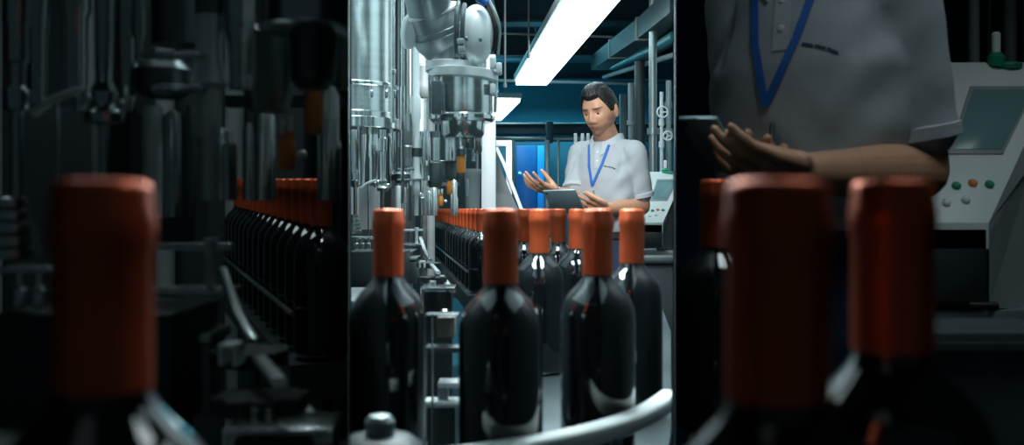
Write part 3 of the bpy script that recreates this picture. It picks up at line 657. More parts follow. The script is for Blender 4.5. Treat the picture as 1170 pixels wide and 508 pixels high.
# ------------------------------------------------------------------ control console (middle and right bay)
def console(V, Dc, where, left=False):
    cl = lambda b: clipbm(b, V, left)
    q = lambda u, v, d: at(V, u, v, d)
    d0 = Dc; d1 = Dc * (1.13 if V is MID else 1.16)
    t = thing('control_console', 'white control console with grey screen and coloured buttons, ' + where, 'control console', (q(752, 254, d0).x, d0, 0))
    def slope(u, v):            # point on the sloping face
        if v in (254, 196): return q(u, v, d0 if v == 254 else d1)
        A_, B_ = q(u, 254, d0), q(u, 196, d1); lo, hi = 0.0, 1.0
        for _ in range(30):
            f = (lo + hi) / 2; p = A_.lerp(B_, f); w = (p.z - CAM) / p.y; tz = q(u, v, 1.0).z - CAM
            if w < tz: lo = f
            else: hi = f
        return A_.lerp(B_, f)
    b = bmnew(); dz = Vector((0, .0, -.05))
    uR = 800
    top = [slope(733, 254), slope(757.5, 254), slope(784, 196), slope(737, 196)]
    hexa(b, [p + dz for p in top] + top, .002); cl(b); build('sloping_panel', b, WHITE, t)
    nrm = (top[1] - top[0]).cross(top[3] - top[0]).normalized()
    if nrm.y > 0: nrm = -nrm
    def patch(us, th, m, nm, par=t, bev=.001):
        b = bmnew(); k = [slope(*a) for a in us]; hexa(b, k + [p + nrm * th for p in k], bev); cl(b); return build(nm, b, m, par)
    patch([(742.5, 229.5), (762.5, 229.5), (774.5, 205), (750.5, 205)], .003, GREY, 'screen_frame')
    patch([(744.5, 228), (762, 228), (773, 206.5), (751.5, 206.5)], .0045, SCREEN, 'screen')
    for u, v, m, l in ((745.5, 241, GREEN, 'green button'), (751.5, 240, ORANGE, 'orange button'), (757.5, 240.5, GREEN, 'green button'), (749, 246, WHITE, None), (742, 247, WHITE, None)):
        p = slope(u, v); b = bmnew(); r = M(2.0, 4.9) if V is MID else M(2.0, 4.9) * .95
        lathe(b, p, nrm, [(0, r), (r * .6, r), (r * .9, r * .6)], 16); cl(b); o = build('button', b, m, t)
        if l: o['label'] = l
    # side and front boxes
    b = bmnew(); k = [q(757.5, 285, d0), q(800, 285, d1), q(800, 285, d1 + .1), q(757, 285, d0 + .1), q(757.5, 254, d0), slope(784, 196), q(800, 196, d1 + .1), q(757.5, 254, d0 + .1)]
    hexa(b, k); cl(b); build('side_panel', b, GREY, t, smooth=False)
    b = bmnew(); pz = q(733, 283, d0); pw = q(757, 256, d0); box(b, (pz.x, pz.y, pz.z), (pw.x, pw.y + .1, pw.z), .003); cl(b); build('front_box', b, STEEL_D, t)
    b = bmnew(); pz = q(733, 293, d0); pw = q(790, 286, d0); box(b, (pz.x, pz.y + .02, pz.z), (pw.x, pw.y + .25, pw.z), .003); cl(b); build('lower_shelf', b, CAST, t)
    b = bmnew(); pz = q(737, 293, d0); pw = q(790, 293, d0); box(b, (pz.x, pz.y + .06, 0), (pw.x, pw.y + .22, pz.z), .003); cl(b); build('cabinet_base', b, DGREY, t)
    b = bmnew(); pz = q(750, 284, d0 - .01); lathe(b, pz, Vector((1, 0, 0)), [(0, M(1.6, 4.9)), (M(12, 4.9), M(1.6, 4.9))], 12); cl(b); build('latch', b, BLACK, t)
    # things on top
    k = V.k
    base = slope(760, 197)
    t2 = thing('spray_bottle', 'small green bottle with white cap on the console, ' + where, 'bottle', base)
    s = M(1, 5.4) * (1 if V is MID else 1.0)
    b = bmnew(); lathe(b, base + Vector((0, .0, -.004)), Vector((0, 0, 1)), [(0, s * 3.5), (s * 4, s * 3.8), (s * 6, s * 2.2)], 20); cl(b); build('bottle_body', b, GREEN, t2)
    b = bmnew(); lathe(b, base + Vector((0, .0, s * 6 - .004)), Vector((0, 0, 1)), [(0, s * 1.8), (s * 8, s * 1.9), (s * 9, s * 1.2)], 16); cl(b); build('bottle_cap', b, WHITE, t2)
    base = slope(765.5, 198)
    b = bmnew(); ball(b, base + Vector((0, 0, s * 1)), s * 5, 18, (1, .7, .35)); cl(b); tag(build('green_cloth', b, GREEN), 'green cloth lying beside the bottle on the console, ' + where, 'cloth')
console(MID, 4.85, 'bright middle bay')
console(SIDE, 1.78, 'dim right bay')
# dark cabinet in front of console
def dcab(V, D, lab):
    t = thing('machine_cover', lab, 'machine cover', ground(V, 752, D))
    b = bmnew(); a = P(V, 724, 600, D); c = P(V, 792, 293, D); box(b, (a.x, a.y, 0), (c.x, c.y + .12, c.z), .01); clipbm(b, V, False); build('cover_panel', b, DGREY, t)
    b = bmnew(); a = P(V, 724, 297, D); box(b, (a.x, a.y - .008, c.z - .02), (c.x, a.y, c.z - .012)); clipbm(b, V, False); build('edge_trim', b, STEEL_D, t)
dcab(MID, 3.1, 'dark machine cover below the console behind the rightmost middle bottle')
dcab(SIDE, 3.1, 'dark machine cover at the lower right of the dim right bay')
# pipes behind man in the right bay
for i, (u, r, m, w) in enumerate(((752, 2.6, GREY, 'left'), (757.5, 1.4, DGREY, 'second'), (765, 3.2, GREY, 'right'), (771, 1.6, WHITE, 'far right'))):
    b = bmnew(); d = 2.3 + .08 * i; p = at(SIDE, u, 300, d); lathe(b, Vector((p.x, p.y, 0)), Vector((0, 0, 1)), [(0, M(r, 5.4)), (2.4, M(r, 5.4))], 18)
    tag(build('standing_pipe', b, m), 'dim vertical pipe behind the right bay console, %s one' % w, 'pipe')
b = bmnew(); box(b, (.50, 2.9, 0), (.72, 2.95, 2.2)); 
tag(build('blue_panel', b, BLUED), 'dark blue panel at the left edge of the dim right bay', 'panel')

# ------------------------------------------------------------------ people
def solid_tube(bm, pts, rads, n=14):
    for (a, ra), (c, rc) in zip(zip(pts, rads), zip(pts[1:], rads[1:])):
        a, c = Vector(a), Vector(c); ax = c - a; L = ax.length
        if L < 1e-6: continue
        lathe(bm, a, ax, [(0, ra), (L, rc)], n)
    for p, r in zip(pts, rads): bmesh.ops.create_icosphere(bm, subdivisions=2, radius=r, matrix=Matrix.Translation(p))
def lerp(a, c, f): return Vector(a) + (Vector(c) - Vector(a)) * f
def remesh_eval(bm, voxel, smooth_it, name):
    me = bpy.data.meshes.new(name + '_raw'); bmesh.ops.recalc_face_normals(bm, faces=bm.faces); bm.to_mesh(me); bm.free()
    o = bpy.data.objects.new(name + '_raw', me); C.objects.link(o)
    m = o.modifiers.new('r', 'REMESH'); m.mode = 'VOXEL'; m.voxel_size = voxel; m.use_smooth_shade = True
    if smooth_it:
        s = o.modifiers.new('s', 'SMOOTH'); s.iterations = smooth_it; s.factor = .5
    dg = bpy.context.evaluated_depsgraph_get(); dg.update()
    ev = o.evaluated_get(dg); out = bpy.data.meshes.new_from_object(ev); out.name = name
    bpy.data.objects.remove(o); bpy.data.meshes.remove(me)
    return out
def head_shape(n_u=96, n_v=72, hair=False):
    """points of a head in local space: x to his left, y forward, z up"""
    th = np.linspace(0, 2 * PI, n_u, endpoint=False); ph = np.linspace(0, PI, n_v)
    T, Q = np.meshgrid(th, ph); x = np.sin(Q) * np.cos(T); y = np.sin(Q) * np.sin(T); z = np.cos(Q)
    X = x * .073; Y = y * .093 ; Z = z * .118
    t = np.clip(-(Z + .0) / .118, 0, 1)
    X = X * (1 - .30 * t ** 1.6); 
    Y = np.where(Y < 0, Y * (1 - .45 * t), Y * (1 - .10 * t))
    Y = Y + np.where(Y > 0, 0, 0) + .012 * t
    front = np.clip(y, 0, 1) ** .5
    # flatten the face plane
    Y = np.where(Y > .078, .078 + (Y - .078) * .55, Y)
    # cranium fuller at back / top
    Y = Y - .010 * np.exp(-((Z - .03) / .06) ** 2) * (y < 0) * (-y)
    X = X * (1 + .05 * np.exp(-((Z - .05) / .05) ** 2))
    g = lambda cx, cz, sx, sz: np.exp(-((X - cx) / sx) ** 2 - ((Z - cz) / sz) ** 2)
    D = np.zeros_like(X)
    for zc, a, sx in ((.012, .006, .008), (0, .011, .008), (-.012, .017, .009), (-.024, .021, .011)): D += g(0, zc, sx, .009) * a * .9
    D += g(.012, -.031, .007, .006) * .007 + g(-.012, -.031, .007, .006) * .007
    D -= g(0, -.041, .022, .005) * .003
    for s in (-1, 1):
        D -= g(s * .031, .010, .015, .011) * .011
        D += g(s * .030, .030, .018, .007) * .004
        D += g(s * .040, -.020, .016, .014) * .003
    D += g(0, -.050, .020, .0045) * .006 + g(0, -.060, .017, .005) * .006 - g(0, -.0552, .022, .0018) * .004
    D -= g(0, -.071, .018, .005) * .003; D += g(0, -.090, .018, .011) * .008
    Y = Y + D * (y > 0)
    if hair:
        # signed hair mask on direction
        ang = np.arctan2(np.abs(x), y)       # 0 front .. pi back
        line = np.where(ang < .75, .070 - .004 * np.cos(ang * 3), np.where(ang < 1.25, .070 - (ang - .75) / .5 * .070, np.where(ang < 1.55, -.004 + 0 * ang, np.where(ang < 1.9, .012 + 0 * ang, -.045 * np.clip((ang - 1.9) / .5, 0, 1) + .0))))
        m = np.clip((Z - line) / .008, 0, 1); m = m * m * (3 - 2 * m)
        topness = np.clip((Z - .05) / .05, 0, 1)
        thick = .006 + .013 * topness + .016 * topness * np.clip(y, 0, 1) - .004 * topness * np.clip(X / .07, -1, 1)
        thick = thick + .0006 * np.sin(X * 300 + 3 * np.sin(Y * 60)) * topness
        part = np.exp(-((X - .035) / .006) ** 2) * np.clip(topness * 2, 0, 1)
        thick = thick - .004 * part
        R = np.sqrt(X ** 2 + Y ** 2 + Z ** 2) + 1e-9
        off = thick * m - .008 * (1 - m)
        X, Y, Z = X * (1 + off / R), Y * (1 + off / R), Z * (1 + off / R)
        Y = Y + .006 * topness * np.clip(y, 0, 1) * m
    return X, Y, Z
def head_bm(bm, Mh, hair=False, n_u=96, n_v=72):
    X, Y, Z = head_shape(n_u, n_v, hair)
    rows = []
    for i in range(1, n_v - 1): rows.append([bm.verts.new(Mh @ Vector((X[i, j], Y[i, j], Z[i, j]))) for j in range(n_u)])
    top = bm.verts.new(Mh @ Vector((X[0, 0], Y[0, 0], Z[0, 0]))); bot = bm.verts.new(Mh @ Vector((X[-1, 0], Y[-1, 0], Z[-1, 0])))
    for a, c in zip(rows, rows[1:]):
        for j in range(n_u): bm.faces.new((a[j], a[(j + 1) % n_u], c[(j + 1) % n_u], c[j]))
    for j in range(n_u): bm.faces.new((top, rows[0][(j + 1) % n_u], rows[0][j])); bm.faces.new((bot, rows[-1][j], rows[-1][(j + 1) % n_u]))
def frame(o, x, y, z): return Matrix(((x.x, y.x, z.x, o.x), (x.y, y.y, z.y, o.y), (x.z, y.z, z.z, o.z), (0, 0, 0, 1)))

def hand(bm, wrist, fdir, pnorm, thumb_side, curls, thumb_dir=None, spread=.10, scale=1.0, tcurl=.3):
    """fdir: towards fingertips, pnorm: direction the palm faces, thumb_side: unit vector to thumb"""
    f = fdir.normalized(); pn = (pnorm - f * pnorm.dot(f)).normalized(); s = f.cross(pn)
    if s.dot(thumb_side) < 0: s = -s
    S = scale
    L = .095 * S
    # palm as rounded slab of overlapping capsules
    for k in (-1.5, -.5, .5, 1.5):
        a = wrist + s * k * .010 * S; c = wrist + f * (L - abs(k - .5) * .004) + s * k * .0195 * S
        solid_tube(bm, [a, lerp(a, c, .5), c], [.013 * S, .0135 * S, .0105 * S], 12)
    lens = {1.5: (.040, .024, .020), .5: (.045, .028, .021), -.5: (.041, .026, .020), -1.5: (.032, .020, .018)}
    for i, k in enumerate((1.5, .5, -.5, -1.5)):
        p = wrist + f * (L - abs(k - .5) * .004) + s * k * .0200 * S
        d = (f + s * k * spread).normalized(); ax = d.cross(pn); ang = 0; pts = [p]
        for j, l in enumerate(lens[k]):
            ang += curls[i] * (.9, 1.1, .8)[j]
            dj = d * math.cos(ang) + pn * math.sin(ang)
            p = p + dj * l * S; pts.append(p)
        solid_tube(bm, pts, [.0092 * S, .0085 * S, .0078 * S, .0066 * S], 12)
    # thumb
    b0 = wrist + f * .022 * S + s * .022 * S + pn * .004 * S
    td = thumb_dir.normalized() if thumb_dir else (f * .55 + s * .75 + pn * .35).normalized()
    b1 = b0 + td * .040 * S; t2 = (td + f * tcurl).normalized(); b2 = b1 + t2 * .032 * S; b3 = b2 + (t2 + f * tcurl * .6).normalized() * .025 * S
    solid_tube(bm, [wrist + s * .008 * S, b0, b1, b2, b3], [.013 * S, .0145 * S, .0105 * S, .0098 * S, .0078 * S], 12)

def person(V, d, label, voxel, pose):
    q = lambda a: at(V, a[0], a[1], a[2])
    Ls, Rs = q(pose['Ls']), q(pose['Rs']); Le, Re = q(pose['Le']), q(pose['Re']); Lw, Rw = q(pose['Lw']), q(pose['Rw'])
    l = (Ls - Rs); l.z = 0; l.normalize(); up = Vector((0, 0, 1)); f = up.cross(l) * 1
    if f.y > 0: f = -f
    sh = (Ls + Rs) / 2; head = q(pose['head'])
    base = Vector((sh.x, sh.y + .02, 0))
    t = thing('person', label, 'person', base)
    zs = sh.z
    hipz = zs - .50
    c = lambda z, fo=0, lo=0: Vector((sh.x, sh.y, z)) + f * fo + l * lo
    def E(cn, a, bb, n=40, p=2.3):
        out = []
        for i in range(n):
            w = 2 * PI * i / n; cs, sn = math.cos(w), math.sin(w)
            out.append(cn + l * a * math.copysign(abs(cs) ** (2 / p), cs) + f * bb * math.copysign(abs(sn) ** (2 / p), sn))
        return out
    half = (Ls - Rs).length / 2
    # torso rings: z offset from the shoulder line, half width, half depth, forward offset
    T = [(.065, .045, .045, -.005), (.045, .080, .060, -.008), (.025, half * .80, .078, -.01), (.0, half * 1.0, .090, -.008), (-.05, half * 1.03, .103, .0), (-.12, .158, .112, .008), (-.20, .152, .112, .01), (-.28, .146, .108, .01), (-.36, .142, .106, .012), (-.44, .145, .108, .01), (-.53, .155, .112, .0)]
    # --- body
    b = bmnew()
    loft(b, [E(c(zs + z, fo), max(.02, a - .008), max(.02, dd_ - .008)) for z, a, dd_, fo in reversed(T)])
    neck_top = head + up * -.055 - f * .012
    solid_tube(b, [c(zs + .01, -.01), c(zs + .06, -.005), neck_top, neck_top + up * .03], [.066, .058, .054, .052], 24)
    hy, hp, hr = pose['yaw'], pose['pitch'], pose.get('roll', 0)
    hf = Vector((-math.sin(hy) * math.cos(hp), -math.cos(hy) * math.cos(hp), -math.sin(hp)))
    hl = Vector((math.cos(hy), -math.sin(hy), 0)); hu = hl.cross(hf) * 1
    if hu.z < 0: hu = -hu
    if hr: Rr = Matrix.Rotation(hr, 3, hf); hl = Rr @ hl; hu = Rr @ hu
    Mh = frame(head, hl, hf, hu)
    head_bm(b, Mh)
    for s in (-1, 1):
        Me = Mh @ Matrix.Translation((s * .076, -.010, -.004)) @ Matrix.Rotation(s * .3, 4, 'Z')
        bmesh.ops.create_uvsphere(b, u_segments=20, v_segments=14, radius=1, matrix=Me @ Matrix.Diagonal((.008, .018, .032, 1)))
        bmesh.ops.create_uvsphere(b, u_segments=16, v_segments=12, radius=1, matrix=Me @ Matrix.Translation((0, .002, -.022)) @ Matrix.Diagonal((.007, .010, .012, 1)))
    # arms
    solid_tube(b, [Ls, lerp(Ls, Le, .5), Le, lerp(Le, Lw, .3), lerp(Le, Lw, .75), Lw], [.052, .046, .040, .043, .031, .0255], 20)
    solid_tube(b, [Rs, lerp(Rs, Re, .5), Re, lerp(Re, Rw, .3), lerp(Re, Rw, .75), Rw], [.052, .046, .040, .041, .030, .0255], 20)
    for h in pose['hands'](Lw, Rw, q): hand(b, **h)
    # legs
    hipc = {}
    for s in (-1, 1):
        hp_ = c(hipz, 0, s * .085); kn = c(.50, .01, s * .10); an = c(.09, -.02, s * .11)
        hipc[s] = (hp_, kn, an)
        solid_tube(b, [hp_, kn, lerp(kn, an, .35), an, an + f * .11 + up * -.05], [.085, .055, .056, .038, .033], 16)
    me = remesh_eval(b, voxel, 3, 'body')
    me.materials.append(SKIN)
    n = len(me.vertices); co = np.empty(n * 3, np.float32); me.vertices.foreach_get('co', co); co = co.reshape(-1, 3)
    Mi = np.array(Mh.inverted()); hl_ = co @ Mi[:3, :3].T + Mi[:3, 3]
    X, Y, Z = hl_.T
    col = np.tile(np.array([.66, .345, .215], np.float32), (n, 1))
    def blend(w, cc): 
        nonlocal col
        col = col * (1 - w[:, None]) + np.array(cc, np.float32) * w[:, None]
    inh = (np.abs(X) < .1) & (np.abs(Y) < .14) & (np.abs(Z) < .14)
    st = np.clip((-Z - .038) / .02, 0, 1) * np.clip((Y + .01) / .03, 0, 1) * inh
    st = np.maximum(st, np.exp(-((Z + .041) / .006) ** 2) * (np.abs(X) < .027) * (Y > .04) * inh)
    side = np.clip((np.abs(X) - .052) / .012, 0, 1) * np.clip((-Z + .0) / .03, 0, 1) * (Y > 0) * inh
    blend(np.clip(np.maximum(st, side) * .5, 0, 1), (.10, .065, .055))
    lip = np.exp(-(((Z + .0555) / .0085) ** 4) - (X / .023) ** 4) * (Y > .05) * inh
    blend(lip * .8, (.33, .10, .075))
    brow = np.zeros(n)
    for s in (-1, 1): brow = np.maximum(brow, np.exp(-(((Z - .030 - .10 * (.03 - abs(1) * np.abs(X - s * .0)) * 0) / .0048) ** 4) - ((X - s * .031) / .021) ** 4) * (Y > .03) * inh)
    blend(brow * .9, (.015, .010, .008))
    a = me.color_attributes.new('tint', 'FLOAT_COLOR', 'POINT')
    a.data.foreach_set('color', np.concatenate([col, np.ones((n, 1))], 1).astype(np.float32).ravel())
    me.polygons.foreach_set('use_smooth', [True] * len(me.polygons))
    body = bpy.data.objects.new('body', me); C.objects.link(body); body.parent = t; body.matrix_parent_inverse = Matrix.Translation(-t.location)
    # hair, eyes
    b = bmnew(); head_bm(b, Mh, True); build('hair', b, HAIRM, t, ang=180)
    for s in (-1, 1):
        ec = Mh @ Vector((s * .031, .0655, .009))
        b = bmnew(); ball(b, ec, .0115, 24); eo = build('eye', b, EYEW, t)
        gd = (hf * .9 - hu * .35).normalized()
        b = bmnew(); lathe(b, ec + gd * .0085, gd, [(0, .0058), (.003, .0052), (.0036, .0)], 16); build('iris', b, IRIS, eo)
        eo2 = bmnew(); 
        bmesh.ops.create_uvsphere(eo2, u_segments=24, v_segments=16, radius=.0125, matrix=Matrix.Translation(ec))
        dl = [v for v in eo2.verts if (v.co - ec).dot((hu - hf * .15).normalized()) < -.0015]
        bmesh.ops.delete(eo2, geom=dl, context='VERTS')
        lo_ = build('eyelid', eo2, mat('eyelid skin', (.36, .17, .10), .5), t)
    # --- shirt
    b = bmnew()
    TS = [(.052, .062, .058, -.008)] + T[1:-2] + [(-.385, .142, .104, .01)]
    rr = []
    for z, a_, dd_, fo in reversed(TS): rr.append(E(c(zs + z, fo), a_ + .006, dd_ + .008, 56))
    loft(b, rr)
    for S_, E_, cu in ((Ls, Le, pose['Lcuff']), (Rs, Re, pose['Rcuff'])):
        solid_tube(b, [S_ + up * -.002, lerp(S_, E_, .3), lerp(S_, E_, cu - .06)], [.062, .061, .060], 28)
        e = lerp(S_, E_, cu); ax = (E_ - S_); lathe(b, lerp(S_, E_, cu - .25), ax, [(0, .058), (.25 * ax.length, .062)], 28)
    solid_tube(b, [c(zs + .028, -.01), lerp(c(zs + .028, -.01), Ls, .55), Ls], [.045, .052, .055], 16)
    solid_tube(b, [c(zs + .028, -.01), lerp(c(zs + .028, -.01), Rs, .55), Rs], [.045, .052, .055], 16)
    sm = remesh_eval(b, .006, 8, 'polo_shirt')
    n = len(sm.vertices); co = np.empty(n * 3, np.float32); sm.vertices.foreach_get('co', co); co = co.reshape(-1, 3)
    nr = np.empty(n * 3, np.float32); sm.vertices.foreach_get('normal', nr); nr = nr.reshape(-1, 3)
    rel = co - np.array(sh); a_ = rel @ np.array(l); f_ = rel @ np.array(f); z_ = rel[:, 2]
    fold = .0035 * np.sin(z_ * 55 + a_ * 40 + 2 * np.sin(a_ * 17)) * np.clip((-z_ - .15) / .15, 0, 1)
    fold += .004 * np.sin(a_ * 70 + z_ * 25 + 1.2 * np.sin(z_ * 30)) * np.clip((-z_ - .25) / .2, 0, 1)
    fold += .003 * np.sin((z_ - a_ * 1.2) * 62) * np.exp(-((np.abs(a_) - half) / .05) ** 2) * np.clip(-z_ / .05, 0, 1)
    fold += -.004 * np.exp(-((np.abs(a_) - half * .86) / .008) ** 2) * np.clip((.02 - z_) / .03, 0, 1) * np.clip((z_ + .13) / .03, 0, 1)
    co = co + nr * fold[:, None].astype(np.float32)
    sm.vertices.foreach_set('co', co.ravel().astype(np.float32)); sm.update()
    sm.materials.append(SHIRT); sm.polygons.foreach_set('use_smooth', [True] * len(sm.polygons))
    shirt = bpy.data.objects.new('polo_shirt', sm); C.objects.link(shirt); shirt.parent = t; shirt.matrix_parent_inverse = Matrix.Translation(-t.location)
    bb = bmesh.new(); bb.from_mesh(sm); bvh = BVHTree.FromBMesh(bb); bb.free()
    eye0 = Vector((0, 0, CAM))
    def onshirt(u, v, lift=.002):
        dr = (at(V, u, v, 1.0) - eye0).normalized(); h = bvh.ray_cast(eye0, dr)
        if h[0] is None: p = eye0 + dr * d; return p, Vector((0, -1, 0))
        return h[0] + h[1] * lift, h[1]
    def ribbon(name, pts, w, m, par=shirt, lift=.0025, th=.0018):
        full = []
        for (u0, v0), (u1, v1) in zip(pts, pts[1:]):
            for i in range(8): full.append((u0 + (u1 - u0) * i / 8, v0 + (v1 - v0) * i / 8))
        full.append(pts[-1]); W = [onshirt(u, v, lift) for u, v in full]; b = bmnew(); rs = []
        ns = [x[1] for x in W]
        for i, (p, nn) in enumerate(W):
            nn = sum((ns[j] for j in range(max(0, i - 3), min(len(W), i + 4))), Vector()).normalized()
            tt = (W[min(i + 1, len(W) - 1)][0] - W[max(i - 1, 0)][0]).normalized(); s_ = tt.cross(nn).normalized()
            rs.append([p - s_ * w / 2, p + s_ * w / 2, p + s_ * w / 2 + nn * th, p - s_ * w / 2 + nn * th])
        loft(b, rs); o = build(name, b, m, par, smooth=True)
        o.matrix_parent_inverse = Matrix.Identity(4)
        return o
    # sleeve hems
    for S_, E_, cu in ((Ls, Le, pose['Lcuff']), (Rs, Re, pose['Rcuff'])):
        ax = (E_ - S_).normalized(); e = lerp(S_, E_, cu) - ax * .012
        b = bmnew(); x = ax.orthogonal().normalized(); y = ax.cross(x)
        rs = [ring(e + ax * h_, x * r_, y * r_, 40) for h_, r_ in ((-.006, .061), (-.004, .0645), (.014, .0645), (.016, .0615))]
        loft(b, rs); build('sleeve_hem', b, SHIRTC, shirt)
    # collar: ring folded down, open at the front
    b = bmnew(); rs = []
    fc = (hf * .0 + f).normalized()
    for i in range(33):
        w = -1 + 2 * i / 32; ang = w * (PI - .28)         # 0 = back
        dr = (-f * math.cos(ang) + l * math.sin(ang))
        fr = max(0, (abs(w) - .6) / .4)
        cen = c(zs, -.006)
        top_ = cen + dr * (.066 + .006 * fr) + up * (.088 - .046 * fr)
        mid_ = cen + dr * (.072 + .010 * fr) + up * (.089 - .046 * fr)
        low_ = cen + dr * (.086 + .026 * fr) + up * (.046 - .062 * fr)
        low2 = cen + dr * (.081 + .026 * fr) + up * (.045 - .062 * fr)
        inn = cen + dr * (.062 + .008 * fr) + up * (.04 - .03 * fr)
        rs.append([inn, top_, mid_, low_, low2, cen + dr * (.073 + .012 * fr) + up * (.05 - .04 * fr)])
    loft(b, rs); build('collar', b, SHIRTC, shirt)
    ribbon('placket', pose['placket'], .026, SHIRTC, lift=.0005, th=.0015)
    for u, v in pose['buttons']:
        p, nn = onshirt(u, v, .002); b = bmnew(); lathe(b, p, nn, [(0, .005), (.002, .005), (.0025, .003)], 14); build('button', b, CASTL, shirt)
    for seg in pose['logo']: ribbon('chest_embroidery', seg, .0045, mat('navy thread', (.03, .05, .10), .8), lift=.0008, th=.001)
    # lanyard: worn by him, its own mesh under the person
    for seg in pose['lanyard']: ribbon('lanyard', seg, .012, LANY, t, lift=.004).matrix_parent_inverse = Matrix.Translation(-t.location)
    u, v = pose['clip']; p, nn = onshirt(u, v, .006)
    b = bmnew(); lathe(b, p + up * .012, -up, [(0, .004), (.012, .005), (.03, .006), (.04, .003)], 14); build('lanyard_clip', b, STEEL, t)
    b = bmnew(); a0_ = p - up * .03; hexa(b, [a0_ + l * x_ + up * z2 + nn * y2 for y2, z2, x_ in ((0, -.05, -.022), (0, -.05, .022), (.003, -.05, .022), (.003, -.05, -.022), (0, 0, -.022), (0, 0, .022), (.003, 0, .022), (.003, 0, -.022))], .0008); build('badge', b, mat('clear badge', (.62, .72, .8), .2), t)
    # --- trousers and shoes
    b = bmnew()
    loft(b, [E(c(hipz + z, 0), a_, dd_) for z, a_, dd_ in ((-.11, .155, .115), (-.02, .168, .125), (.05, .160, .122), (.145, .153, .118))])
    for s in (-1, 1):
        h0, k0, n0 = hipc[s]; solid_tube(b, [h0, k0, lerp(k0, n0, .5), n0 + up * .0], [.098, .075, .070, .062], 20)
    tm = remesh_eval(b, .008, 4, 'trousers'); tm.materials.append(NAVY); tm.polygons.foreach_set('use_smooth', [True] * len(tm.polygons))
    to = bpy.data.objects.new('trousers', tm); C.objects.link(to); to.parent = t; to.matrix_parent_inverse = Matrix.Translation(-t.location)
    b = bmnew(); loft(b, [E(c(hipz + z, 0), a_, dd_, 48) for z, a_, dd_ in ((.105, .164, .128), (.138, .162, .127))]); build('belt', b, LEATH, t)
    for s in (-1, 1):
        n0 = hipc[s][2]; b = bmnew()
        rs = []
        for fo, w_, h_ in ((-.075, .028, .05), (-.05, .038, .075), (.0, .042, .09), (.06, .045, .07), (.12, .050, .048), (.17, .042, .036), (.195, .02, .022)):
            cc = Vector((n0.x, n0.y, 0)) + f * fo; r_ = []
            for i in range(20):
                w2 = 2 * PI * i / 20; r_.append(cc + l * w_ * math.cos(w2) + up * max(0.0, h_ / 2 + h_ / 2 * math.sin(w2)))
            rs.append(r_)
        loft(b, rs); build('shoe', b, LEATH, t)
    return t, l, f

def tablet(q, corners, lab):
    A, B_, Cc = [q(c_) for c_ in corners]       # top-left, top-right, bottom-right
    Dd = A + (Cc - B_); n = (B_ - A).cross(Cc - B_).normalized()
    if n.y < 0: n = -n
    ctr = (A + Cc) / 2
    t = thing('tablet', lab, 'tablet', ctr)
    b = bmnew(); k = [Dd, Cc, B_, A]; hexa(b, k + [p + n * .008 for p in k], .0025); build('tablet_shell', b, TABM, t)
    b = bmnew(); k = [ctr + (p - ctr) * .93 + n * .0081 for p in k]; hexa(b, k + [p + n * .0008 for p in k]); build('tablet_screen', b, mat('tablet glass', (.02, .03, .04), .08), t, smooth=False)
    b = bmnew(); pc = ctr + (A - ctr) * .82; lathe(b, pc, -n, [(0, .005), (.0012, .005), (.0014, .003)], 16); build('camera_lens', b, BLACK, t)
    return n

# man in the middle bay
def hands_mid(Lw, Rw, q):
    tip = q((598, 207, 4.10)); f = (tip - Rw)
    lt = q((662, 232, 4.10)) - Lw
    return [dict(wrist=Rw, fdir=f, pnorm=Vector((-.05, .45, 1)), thumb_side=Vector((0, .4, .9)), curls=(.16, .24, .34, .42), thumb_dir=Vector((-.55, .1, .85)), spread=.22, tcurl=.25),
            dict(wrist=Lw, fdir=lt + Vector((0, 0, .005)), pnorm=Vector((-.2, .75, .5)), thumb_side=Vector((.1, .3, .95)), curls=(.18, .2, .25, .3), thumb_dir=Vector((-.75, .5, .55)), spread=.06)]
pose_mid = dict(Ls=(724, 174, 4.38), Rs=(664, 175, 4.56), Le=(733, 236, 4.42), Re=(656, 228, 4.44), Lw=(691, 238, 4.24), Rw=(635, 219, 4.20),
    head=(686, 127, 4.44), yaw=.62, pitch=.34, roll=.04, Lcuff=.80, Rcuff=.80, hands=hands_mid,
    placket=[(683.5, 168), (682, 192)], buttons=[(683, 174), (682.5, 184)],
    logo=[[(690, 189.5), (694, 190.3)], [(694.6, 190.2), (698.5, 191.2)], [(699, 191.2), (703, 193)]],
    lanyard=[[(673.5, 166), (673.5, 190), (677, 212)], [(696, 166), (688, 188), (677, 212)]], clip=(679, 220))
person(MID, 4.46, 'man in grey polo shirt and blue lanyard holding a tablet, lit middle bay', .0034, pose_mid)
qm = lambda a: at(MID, *a)
tablet(qm, ((620, 218.5, 4.02), (657, 217, 3.98), (669, 243, 4.085)), 'grey tablet held by the man in the bright middle bay')

# man in the dim right bay (same pose, seen close)
def hands_side(Lw, Rw, q):
    lt = q((660, 233, 1.15)) - Lw
    return [dict(wrist=Lw, fdir=lt, pnorm=Vector((-.15, .55, .85)), thumb_side=Vector((.1, .3, .95)), curls=(.34, .38, .42, .5), thumb_dir=Vector((-.80, .52, .32)), spread=.0, scale=.88),
            dict(wrist=Rw, fdir=Vector((-.25, -.75, -.1)), pnorm=Vector((.4, -.1, 1)), thumb_side=Vector((-.2, .3, .9)), curls=(.3, .35, .4, .45), spread=.08)]
pose_side = dict(pose_mid)
pose_side.update(Ls=(724, 172, 1.43), Rs=(668, 174, 1.60), Le=(733, 236, 1.45), Re=(672, 226, 1.60), Lw=(690, 236, 1.24), Rw=(672, 232, 1.42),
    head=(688, 122, 1.49), hands=hands_side, clip=(680, 221))
person(SIDE, 1.5, 'man in grey polo, head out of view, torso filling the dim right bay', .0028, pose_side)
qs = lambda a: at(SIDE, *a)
tablet(qs, ((644.9, 216.5, 1.20), (659, 216.5, 1.185), (670, 236, 1.225)), 'dark tablet at the left edge of the dim right bay')

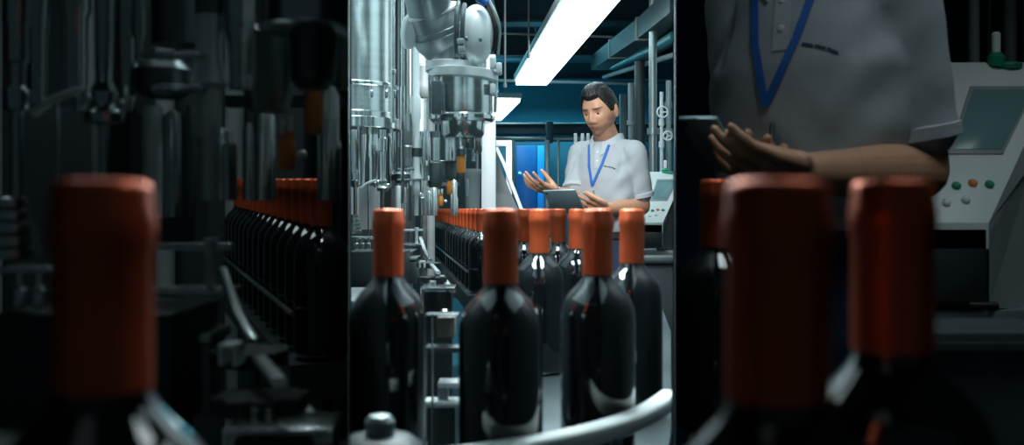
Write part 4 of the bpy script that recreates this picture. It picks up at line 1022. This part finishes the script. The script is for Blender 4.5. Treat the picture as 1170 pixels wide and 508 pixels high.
# ------------------------------------------------------------------ lights
def area(loc, sx, sy, power, col=(1, 1, 1), rot=(0, 0, 0), spread=180):
    L = bpy.data.lights.new('lamp', 'AREA'); L.shape = 'RECTANGLE'; L.size = sx; L.size_y = sy; L.energy = power; L.color = col; L.spread = math.radians(spread)
    o = bpy.data.objects.new('lamp', L); C.objects.link(o); o.location = loc; o.rotation_euler = rot; return o
CW = (.80, .97, 1.0)
for sx in (-1, 1): area((sx * .165, 1.32, 1.68), .11, .34, 4.0, CW, rot=(math.radians(-12), math.radians(sx * 28), 0), spread=120)  # added pair above the view, placed for bottle shoulder highlights
area((0, 2.1, 2.7), .4, .8, 13, CW, spread=120)  # white overhead lights are added, with no fixtures
area((0.0, 3.2, 2.8), .6, 1.0, 25, CW, spread=150)
area((.0, 2.7, 2.0), .35, .35, 7, (1, 1, 1), rot=(math.radians(62), 0, math.radians(-13)), spread=100)  # added fill aimed at the man's face
area((0, 5.0, 2.75), .9, 1.2, 12, CW)
area((0, 8.5, 2.7), 1.6, 1.5, 10, (.25, .80, 1.0))
area((0, 12.3, 2.65), 2.4, .8, 120, (.12, .72, 1.0))
# added unseen lights, kept weak for the dim bays
area((-.75, 1.65, 2.5), .8, .6, 3.3, CW, spread=120)
area((-.35, -.2, 2.2), .4, .4, .05, CW)
area((.55, .75, 2.3), .4, .4, 1.7, CW, spread=130)
area((1.1, 1.3, 2.3), .4, .4, 1.2, CW, spread=130)
W = bpy.data.worlds.new('world'); bpy.context.scene.world = W; W.use_nodes = True
W.node_tree.nodes['Background'].inputs[0].default_value = (.25, .42, .5, 1); W.node_tree.nodes['Background'].inputs[1].default_value = .035

# ------------------------------------------------------------------ camera
cam = bpy.data.cameras.new('camera'); co_ = bpy.data.objects.new('camera', cam); C.objects.link(co_)
co_.location = (0, 0, CAM); co_.rotation_euler = (PI / 2, 0, 0)
cam.sensor_width = 36; cam.lens = F * 36 / 1170; cam.shift_y = -(254 - HZ) / 1170; cam.clip_start = .02; cam.clip_end = 60
cam.dof.use_dof = True; cam.dof.focus_distance = 4.3; cam.dof.aperture_fstop = (cam.lens / 1000) / .0052
sc = bpy.context.scene; sc.camera = co_
sc.view_settings.view_transform = 'Standard'; sc.view_settings.look = 'None'; sc.view_settings.gamma = 1; sc.view_settings.exposure = 0
sc.view_settings.use_curve_mapping = False
sc.cycles.use_denoising = True
